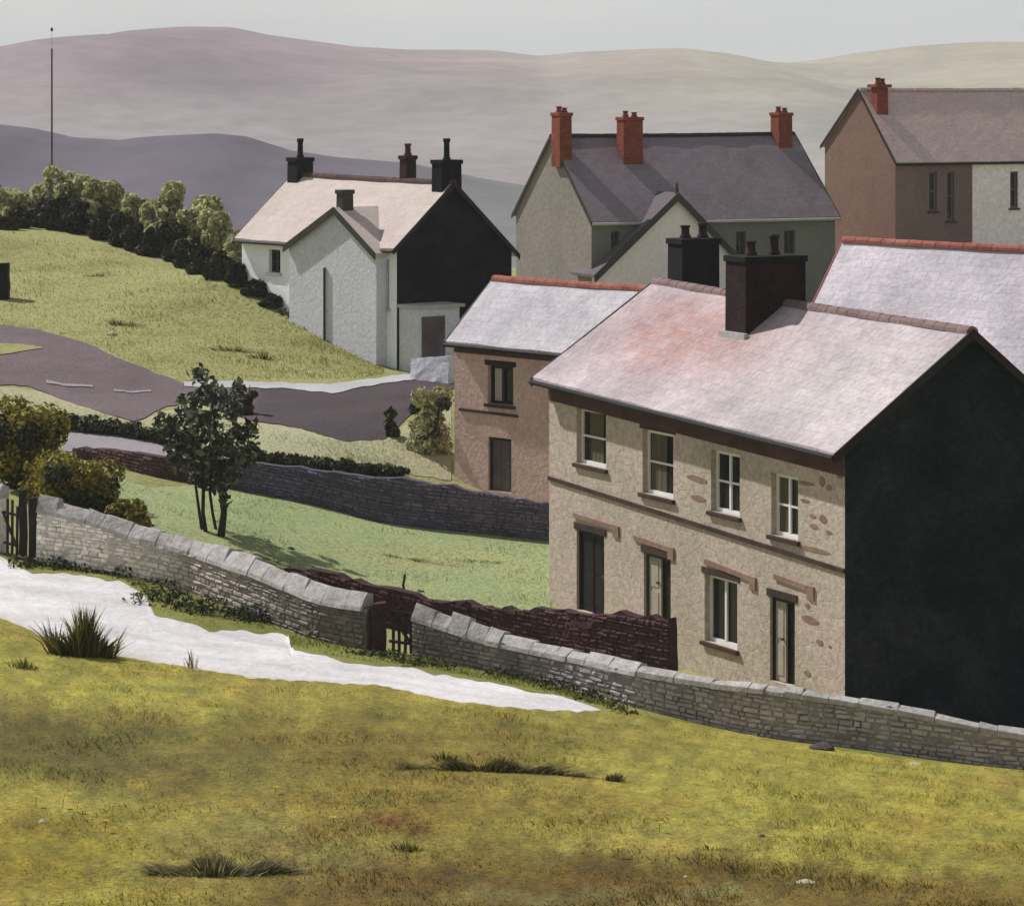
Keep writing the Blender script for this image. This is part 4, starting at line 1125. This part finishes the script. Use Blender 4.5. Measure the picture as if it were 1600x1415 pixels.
# golden bush by the left gate and the dark growth trailing from it
bush('golden_bush', 'large golden green bush behind the wall by the left gate', 'bush', 42, 775, 190, 158, M['leaf_gold'], 7000, .1, d=92.5, seed=70, clumps=30, mat2=M['leaf_weed'])
bush('golden_bush', 'lower golden bush trailing right from the large golden bush', 'bush', 118, 800, 190, 96, M['leaf_gold'], 4600, .09, d=90, seed=71, clumps=22, mat2=M['leaf_weed'])
bush('golden_bush', 'smallest golden bush, beside the coping left of the tree', 'bush', 196, 822, 90, 58, M['leaf_gold'], 1800, .075, d=87.5, seed=72, clumps=8, mat2=M['leaf_weed'])
bush('pale_shrub', 'pale yellow green shrub against the corner of the brown cottage', 'shrub', 668, 716, 96, 128, M['leaf_pale'], 2600, .1, d=104.5, seed=73, clumps=14, mat2=M['leaf_tree'])
bush('lane_bush', 'dark round bush on the lane behind the tree crown', 'bush', 388, 648, 34, 42, M['leaf_weed'], 700, .09, seed=75, clumps=6)
bush('lane_bush', 'dark round bush on the lane beside the pale shrub', 'bush', 608, 682, 42, 46, M['leaf_weed'], 700, .09, seed=76, clumps=6)

def hedge(name, label, pts, h, mat, n, leaf, seed):
    rg = np.random.default_rng(seed)
    P_ = G([p[0] for p in pts], [p[1] for p in pts])
    s = np.r_[0, np.cumsum(np.hypot(np.diff(P_[:, 0]), np.diff(P_[:, 1])))]
    k = int(s[-1] / .35); q = np.linspace(0, s[-1], k)
    X = np.interp(q, s, P_[:, 0]); Y = np.interp(q, s, P_[:, 1]); Z = T(X, Y)
    cen = np.c_[X, Y, Z + h * .45]; rad = np.c_[rg.uniform(.3, .55, k), rg.uniform(.25, .5, k), h * .5 * rg.uniform(.5, 1.35, k)]
    v, f = leaves_arrays(cen, rad, n, leaf, rg)
    mb = MB(); mb.v = list(map(tuple, v)); mb.f = list(map(tuple, f))
    return tag(recentre(mb.build(name, mat)), label, 'hedge')
hedge('hedge', 'low dark olive hedge left of the tree, above the brown wall', [(106, 672), (180, 680), (262, 694), (300, 700)], .5, M['leaf_weed'], 2600, .09, 81)
hedge('hedge', 'low dark olive hedge right of the tree, above the slate grey wall', [(395, 724), (470, 732), (540, 738), (622, 746)], .42, M['leaf_weed'], 2600, .09, 82)

def weeds(label, pts, h, n, leaf, seed, mat='leaf_weed', name='weed_patch', off=0, w=.3):
    rg = np.random.default_rng(seed)
    P_ = G([p[0] for p in pts], [p[1] for p in pts])
    k = max(len(pts) * 3, 18); t = np.clip(np.linspace(0, len(pts) - 1, k) + rg.normal(0, .12, k), 0, len(pts) - 1)
    X = np.interp(t, range(len(pts)), P_[:, 0]) + rg.normal(0, .08, k); Y = np.interp(t, range(len(pts)), P_[:, 1]) + rg.normal(0, w * .6, k); Z = T(X, Y)
    hh = h * rg.uniform(.25, 1.15, k); sc = rg.uniform(.6, 1.35, k)
    cen = np.c_[X, Y, Z + hh * .3]; rad = np.c_[w * 1.1 * sc, w * 1.2 * sc, hh * .65]
    v, f = leaves_arrays(cen, rad, n, leaf, rg)
    v[:, 2] = np.maximum(v[:, 2], T(v[:, 0], v[:, 1]) + .01)
    mb = MB(); mb.v = list(map(tuple, v)); mb.f = list(map(tuple, f))
    o = mb.build(name, M[mat])
    return tag(recentre(o), label, 'weeds')
weeds('dark weeds at the foot of the left gate', [(30, 886), (70, 886), (110, 890), (150, 895), (190, 902)], .32, 900, .06, 91)
weeds('broad dark weed patch between the road and the middle of the wall', [(235, 928), (270, 945), (310, 958), (350, 962), (385, 966), (415, 972)], .38, 1700, .06, 92, w=.5)
weeds('green weeds under the middle gate', [(550, 1022), (600, 1026), (640, 1038), (690, 1042)], .22, 700, .05, 93)
weeds('dark weeds where the white road runs out against the wall', [(770, 1056), (830, 1068), (890, 1084), (940, 1102), (985, 1114)], .25, 900, .05, 94)
weeds('dark scrub under the steep right end of the grassy hill', [(445, 488), (480, 502), (520, 528), (560, 540), (600, 556)], .25, 700, .09, 100, w=.35)

def tuft(label, px, py, h, w, n, seed, mat='tuft', lean=0.0, group=None):
    rg = np.random.default_rng(seed); p = g1(px, py); sc = p.y / F
    mb = MB(); hh = h * sc; ww = w * sc / 2
    for i in range(n):
        bx, by = float(np.clip(rg.normal(0, .42), -.95, .95)) * ww, rg.normal(0, .3) * min(ww, .35)
        b = Vector((p.x + bx, p.y + by, Tz(p.x + bx, p.y + by) - .02)); l = hh * rg.uniform(.4, 1.05) * (.75 + .25 * math.sin(bx * 9 + seed)) * (1 - .35 * min(1, abs(bx) / ww))
        dr = Vector((bx * .5 + rg.normal(0, .12) * hh + lean * hh, rg.normal(0, .12) * hh, 0)); wd = rg.uniform(.006, .014) * (1 + hh)
        an = rg.uniform(0, 3.14); sd = Vector((math.cos(an), math.sin(an), 0)) * wd
        m_ = b + Vector((0, 0, l * .55)) + dr * .35; t = b + Vector((0, 0, l)) + dr
        mb.add([b - sd, b + sd, m_ + sd * .7, m_ - sd * .7, t], [(0, 1, 2, 3), (3, 2, 4)])
    o = mb.build('grass_tuft', M[mat])
    return tag(recentre(o), label, 'grass tuft', group)
tuft('dark band of long grass lying across the middle of the field', 772, 1206, 30, 250, 1500, 95, 'tuft_dark', lean=.25)
tuft('small dark grass clump right of the dark band in the field', 960, 1222, 22, 36, 120, 96, 'tuft_dark', lean=.2)
tuft('broad grey green grass clump at the bottom of the field', 345, 1366, 40, 200, 2600, 97, 'tuft_grey', lean=.1)
tuft('thin dark line of grass on the middle of the lawn', 625, 873, 9, 150, 320, 98, 'tuft_dark')
tuft('short dark line of grass on the right of the lawn', 748, 879, 9, 80, 200, 99, 'tuft_dark')
tuft('tall dark olive grass tuft where the field meets the white road', 128, 1026, 92, 104, 900, 1)
tuft('thin pair of grass stalks at the edge of the white road', 300, 1044, 40, 26, 16, 2)
tuft('dry grass tuft at the left edge of the field', 40, 1046, 30, 50, 90, 3)
tuft('dark wispy grass high on the grassy hill', 190, 508, 16, 64, 150, 4)
tuft('wispy dark grass low on the grassy hill, above the tree', 360, 548, 14, 80, 150, 5)
tuft('small dark grass tuft on the hill under the hedgerow', 150, 432, 10, 34, 70, 6)
tuft('grass tuft near the foot of the white cottage', 410, 560, 18, 50, 110, 7)
tuft('pale grass tuft at the middle bottom of the field', 640, 1330, 22, 80, 180, 8)
tuft('brown grass tuft above the pale one in the field', 700, 1188, 22, 60, 120, 9)
tuft('grass tuft in the lower right of the field', 1130, 1330, 16, 110, 160, 10, lean=.5)

def rock(label, px, py, w, h, mat, seed, name='stone'):
    rg = np.random.default_rng(seed); p = g1(px, py); sc = p.y / F
    bm = bmesh.new(); bmesh.ops.create_icosphere(bm, subdivisions=2, radius=1)
    for v in bm.verts:
        k = 1 + rg.normal(0, .09); v.co = Vector((v.co.x * w * sc / 2 * k, v.co.y * w * sc / 2 * k, max(v.co.z, -.4) * h * sc * .7 * k))
    me = bpy.data.meshes.new(name); bm.to_mesh(me); bm.free(); me.materials.append(mat)
    o = bpy.data.objects.new(name, me); COL.objects.link(o); o.location = p
    return tag(o, label, 'stone')
rock('small black stone lying in the right half of the field', 1190, 1309, 14, 9, M['darkrock'], 1)
rock('flat pale stone at the bottom right of the field', 1258, 1380, 34, 8, M['rock'], 2)
rock('small pale stone at the bottom of the field, left of the flat one', 1072, 1372, 10, 7, M['rock'], 3)
rock('white stone among the yellow flowers at the lower left', 68, 1286, 18, 10, M['rock'], 4)
rock('pale boulder at the foot of the long wall on the right', 1430, 1196, 24, 8, M['rock'], 5)
rock('brown boulder at the foot of the long wall below the stone house', 1284, 1172, 42, 18, M['darkrock'], 6)
rock('white stone on the grassy hill under the wispy grass', 175, 523, 16, 7, M['rock'], 7)
rock('dark stone on the lawn beside the thin post', 657, 925, 12, 6, M['darkrock'], 8)
rock('dark stone on the lawn just right of the tree', 453, 858, 14, 6, M['darkrock'], 9)
GF = 'yellow flowers in the field'
def flower(label, px, py, seed):
    rg = np.random.default_rng(seed); p = g1(px, py)
    root = empty('flower', (p.x, p.y, p.z), label, 'flower', GF)
    h = rg.uniform(.12, .2); mb = MB(); mb.tube(p, p + Vector((.01, 0, h)), .006, .005, 5); mb.build('stalk', M['tuft'], root)
    mb = MB(); c = p + Vector((.01, 0, h)); n = 6
    for i in range(n):
        a = 6.283 * i / n; d_ = Vector((math.cos(a), math.sin(a), .35)); e = Vector((-math.sin(a), math.cos(a), 0))
        mb.add([c, c + d_ * .035 - e * .022, c + d_ * .07, c + d_ * .035 + e * .022], [(0, 1, 2, 3)])
    mb.build('petals', M['flower'], root)
for i, (x, y, lab) in enumerate(((56, 1262, 'leftmost yellow flower at the lower left of the field'), (98, 1264, 'yellow flower above the white stone'), (120, 1272, 'yellow flower right of the white stone'), (430, 1242, 'yellow flower above the red brown patch of the field'), (164, 1302, 'yellow flower low on the left, right of the white stone'), (520, 1296, 'yellow flower left of the red brown patch'), (1030, 1302, 'yellow flower right of centre in the field'), (965, 1342, 'lowest yellow flower, bottom centre of the field'))):
    flower(lab, x, y, i)

# grass blades (uncountable)
def grass(name, low, up, xr, n, h, colfn=None, col=None, seed=0, wid=.008, py_pow=1.0):
    rg = np.random.default_rng(seed)
    px = rg.uniform(xr[0], xr[1], n)
    yl = np.interp(px, [p[0] for p in low], [p[1] for p in low]); yu = np.interp(px, [p[0] for p in up], [p[1] for p in up])
    py = yl + (yu - yl) * rg.uniform(0, 1, n) ** py_pow
    c = colfn(px, py) if colfn else np.array(lin(col))[None, :] * np.ones((n, 3))
    P_ = G(px, py)
    pn = .5 + .5 * np.sin(P_[:, 0] * 1.3 + 2 * np.sin(P_[:, 1] * .9)) * np.sin(P_[:, 1] * 1.1 + P_[:, 0] * .4)
    hh = h * rg.uniform(.35, 1.2, n) * (.55 + 1.1 * pn ** 2)
    an = rg.uniform(0, 3.14, n); sd = np.c_[np.cos(an), np.sin(an), np.zeros(n)] * (wid * rg.uniform(.7, 1.4, n))[:, None]
    ln = rg.normal(0, .45, (n, 2)) * hh[:, None]
    tip = P_ + np.c_[ln, hh]
    mid = P_ + np.c_[ln * .35, hh * .6]
    P_[:, 2] -= .01
    v = np.stack([P_ - sd, P_ + sd, mid + sd * .8, tip, mid - sd * .8], 1).reshape(-1, 3)
    f = np.arange(n)[:, None] * 5 + np.arange(5)[None, :]
    mb = MB(); mb.v = list(map(tuple, v)); mb.f = list(map(tuple, f))
    o = mb.build(name, M['blade'], cols=np.repeat(c, 5, 0))
    return tag(o, kind='stuff')
grass('field_grass', [(-60, 1470), (1660, 1470)], [(p[0], p[1]) for p in FIELD_UP], (-60, 1660), 52000, .075, colfn=lambda a, b: field_col(a, b) * 1.3, seed=21)
grass('lawn_grass', LAWN_LOW, LAWN_UP, (150, 855), 9000, .07, col=(128, 138, 92), seed=22)
HILL_LOW = [(-30, 505), (60, 514), (130, 533), (200, 563), (285, 596), (450, 592), (560, 592), (600, 585)]
HILL_UP = [(-30, 360), (0, 362), (100, 374), (200, 398), (300, 430), (400, 470), (500, 520), (600, 572)]
grass('hill_grass', HILL_LOW, HILL_UP, (-30, 600), 9000, .1, col=(140, 134, 72), seed=23, wid=.012)
grass('pale_grass_blades', [(-30, 655), (110, 666), (260, 688), (400, 712), (620, 736), (705, 750)], [(-30, 606), (110, 632), (210, 664), (270, 645), (390, 664), (540, 692), (600, 690), (705, 660)], (-30, 705), 5000, .09, col=(160, 156, 116), seed=25, wid=.01)
grass('verge_grass', [(p[0], p[1]) for p in ROAD_UP], [(p[0], p[1] - 3) for p in WALLBASE], (-20, 960), 5000, .11, col=(112, 116, 48), seed=24)

# ------------------------------------------------------------------ posts, gates, mast
def post(name, label, px, py, d, h, w, mat, cat='post', taper=.9, thick=None):
    p = W(px, py, d); p.z = Tz(p.x, p.y) - .15; t = (thick or w) / 2; w2 = w / 2
    rg = np.random.default_rng(int(px)); mb = MB(); lv = 5
    rings = []
    for i in range(lv + 1):
        f = i / lv; k = 1 + (taper - 1) * f
        jx, jy = rg.normal(0, .012, 2)
        rings.append([Vector((p.x + sx * w2 * k + jx, p.y + sy * t * k + jy, p.z + (h + .15) * f)) for sx, sy in ((-1, -1), (1, -1), (1, 1), (-1, 1))])
    vs = [v for r in rings for v in r]; vs[-1].z -= .04; vs[-4].z -= .03
    fs = [(i * 4 + q, i * 4 + (q + 1) % 4, (i + 1) * 4 + (q + 1) % 4, (i + 1) * 4 + q) for i in range(lv) for q in range(4)] + [(3, 2, 1, 0), tuple(lv * 4 + q for q in range(4))]
    mb.add(vs, fs)
    o = mb.build(name, mat, bevel=.02)
    return tag(recentre(o), label, cat)
post('gatepost', 'dark timber gatepost at the left gate, nearer the gate', 36, 872, 82.3, 1.75, .2, M['wood'])
post('gatepost', 'dark timber gatepost at the left gate, against the wall end', 52, 880, 82.0, 1.62, .22, M['wood'])
post('gatepost', 'thick dark stone gatepost at the middle gate', 592, 1012, 75, 1.12, .34, M['brownwall'])
post('stake', 'thin dark stake standing on the lawn above the middle gate', 632, 924, 85.5, .58, .07, M['wood'])
post('stone_post', 'dark stone post at the left edge of the grassy hill', 2, 492, 130, 1.4, .62, M['soot'])

def gate(label, x0, x1, yb, d, h, n, seed, tilt=0):
    rg = np.random.default_rng(seed)
    a = W(x0, yb, d); b = W(x1, yb + tilt, d - .3)
    a.z = Tz(a.x, a.y) + .08; b.z = Tz(b.x, b.y) + .08
    root = empty('gate', tuple((a + b) / 2), label, 'gate')
    u = (b - a); u.normalize(); L = (b - a).length; nrm = Vector((u.y, -u.x, 0)).normalized()
    def stick(p0, p1, w, nm, off=0.0):
        mb = MB(); dd = (p1 - p0).normalized(); sd = dd.cross(nrm).normalized() * w / 2; th = nrm * .02; o_ = nrm * off
        mb.hexa([p0 - sd - th + o_, p0 + sd - th + o_, p0 + sd + th + o_, p0 - sd + th + o_, p1 - sd - th + o_, p1 + sd - th + o_, p1 + sd + th + o_, p1 - sd + th + o_])
        mb.build(nm, M['wood'], root)
    for i in range(n):
        p = a + u * (L * (i + .5) / n); stick(p, p + Vector((rg.normal(0, .02), 0, h * rg.uniform(.85, 1.05))), .06, 'picket')
    for f in (.2, .78): stick(a + Vector((0, 0, h * f)), b + Vector((0, 0, h * f)), .06, 'rail', .042)
    stick(a + Vector((0, 0, h * .8)), b + Vector((0, 0, h * .18)), .06, 'brace', .084)
gate('dark picket gate at the far left beside the road', 8, 30, 868, 82.6, 1.3, 3, 1)
gate('small dark picket gate between the thick stone post and the long wall', 610, 647, 1022, 74.4, 1.15, 4, 2, 8)

# mast
p = W(81, 300, 158); p.z = Tz(p.x, p.y) - .3
zt = CZ - (76 - HY) * p.y / F
root = empty('mast', tuple(p), 'tall thin rust brown mast rising from the bushes on the hill', 'mast')
mb = MB(); mb.tube(p, (p.x, p.y, zt), .05, .04, 8); mb.build('pole', M['rust'], root)
mb = MB(); mb.tube((p.x, p.y, zt), (p.x, p.y, CZ - (45 - HY) * p.y / F), .012, .01, 6); mb.build('aerial_rod', M['pave'], root)
zz = CZ - (47 - HY) * p.y / F
mb = MB(); mb.tube((p.x, p.y, zz - .06), (p.x, p.y, zz + .1), .06, .05, 8); mb.build('mast_tip', M['darktrim'], root)

# ------------------------------------------------------------------ sun, sky, haze, camera
SUN_AZ = (-0.79, 0.613)                      # direction towards the sun on the plan
EL = math.radians(45)
az = Vector((SUN_AZ[0], SUN_AZ[1], 0)).normalized()
to_sun = Vector((az.x * math.cos(EL), az.y * math.cos(EL), math.sin(EL)))
sl_ = bpy.data.lights.new('sun', 'SUN'); sl_.energy = 4.8; sl_.angle = math.radians(1.0); sl_.color = (1.0, .975, .95)
so = bpy.data.objects.new('sun', sl_); COL.objects.link(so)
so.rotation_euler = to_sun.to_track_quat('Z', 'Y').to_euler(); so.location = (-60, 60, 80)

w = bpy.data.worlds.new('World'); SC.world = w; w.use_nodes = True
nt = w.node_tree; bg = nt.nodes['Background']
sky = nt.nodes.new('ShaderNodeTexSky'); sky.sky_type = 'NISHITA'; sky.sun_disc = False
sky.sun_elevation = EL; sky.sun_rotation = math.atan2(az.x, az.y)
sky.dust_density = 3.0; sky.air_density = 1.0
tc = nt.nodes.new('ShaderNodeTexCoord')
nz = nt.nodes.new('ShaderNodeTexNoise'); nz.inputs['Scale'].default_value = 6; nz.inputs['Detail'].default_value = 6
mp = nt.nodes.new('ShaderNodeMapping'); mp.inputs['Scale'].default_value = (1, 1, 3)
nt.links.new(tc.outputs['Generated'], mp.inputs['Vector']); nt.links.new(mp.outputs['Vector'], nz.inputs['Vector'])
cr = nt.nodes.new('ShaderNodeValToRGB')
cr.color_ramp.elements[0].position = .3; cr.color_ramp.elements[0].color = (6.8, 7.05, 6.95, 1)
cr.color_ramp.elements[1].position = .7; cr.color_ramp.elements[1].color = (8.0, 8.2, 8.0, 1)
nt.links.new(nz.outputs['Fac'], cr.inputs[0])
mx = nt.nodes.new('ShaderNodeMix'); mx.data_type = 'RGBA'; mx.inputs[0].default_value = .85
sx = nt.nodes.new('ShaderNodeSeparateXYZ'); nt.links.new(tc.outputs['Generated'], sx.inputs[0])
zr = nt.nodes.new('ShaderNodeValToRGB'); e = zr.color_ramp.elements
e[0].position = .06; e[0].color = (1.0, 1.0, 1.0, 1); e[1].position = 1.0; e[1].color = (.30, .32, .36, 1)
q = e.new(.35); q.color = (.5, .51, .54, 1)
nt.links.new(sx.outputs['Z'], zr.inputs[0])
nt.links.new(sky.outputs[0], mx.inputs[6]); nt.links.new(mulcol(nt, cr.outputs[0], zr.outputs[0]), mx.inputs[7])
nt.links.new(mx.outputs[2], bg.inputs['Color']); bg.inputs['Strength'].default_value = .1

HAZE = 0.0002
if HAZE:
    mb = MB(); x, y0, y1, z0, z1 = 2600, -450, 2900, -40, 45
    mb.hexa([(-x, y0, z0), (x, y0, z0), (x, y1, z0), (-x, y1, z0), (-x, y0, z1), (x, y0, z1), (x, y1, z1), (-x, y1, z1)])
    hm = bpy.data.materials.new('air'); hm.use_nodes = True; nt = hm.node_tree
    nt.nodes.remove(nt.nodes['Principled BSDF'])
    pv = nt.nodes.new('ShaderNodeVolumePrincipled'); pv.inputs['Color'].default_value = (.92, .92, .95, 1); pv.inputs['Density'].default_value = HAZE
    nt.links.new(pv.outputs[0], nt.nodes['Material Output'].inputs['Volume'])
    tag(mb.build('haze', hm), kind='stuff')

cam = bpy.data.cameras.new('camera'); co = bpy.data.objects.new('camera', cam); COL.objects.link(co)
co.location = (0, 0, CZ); co.rotation_euler = (math.pi / 2, 0, 0)
cam.sensor_width = 36; cam.sensor_fit = 'HORIZONTAL'; cam.lens = 36 * F / 1600
cam.shift_y = -(707.5 - HY) / 1600
cam.clip_start = .5; cam.clip_end = 20000
SC.camera = co
SC.view_settings.view_transform = 'Standard'; SC.view_settings.look = 'None'; SC.view_settings.gamma = 1
SC.view_settings.exposure = 0
SC.render.resolution_x = 1024; SC.render.resolution_y = 905
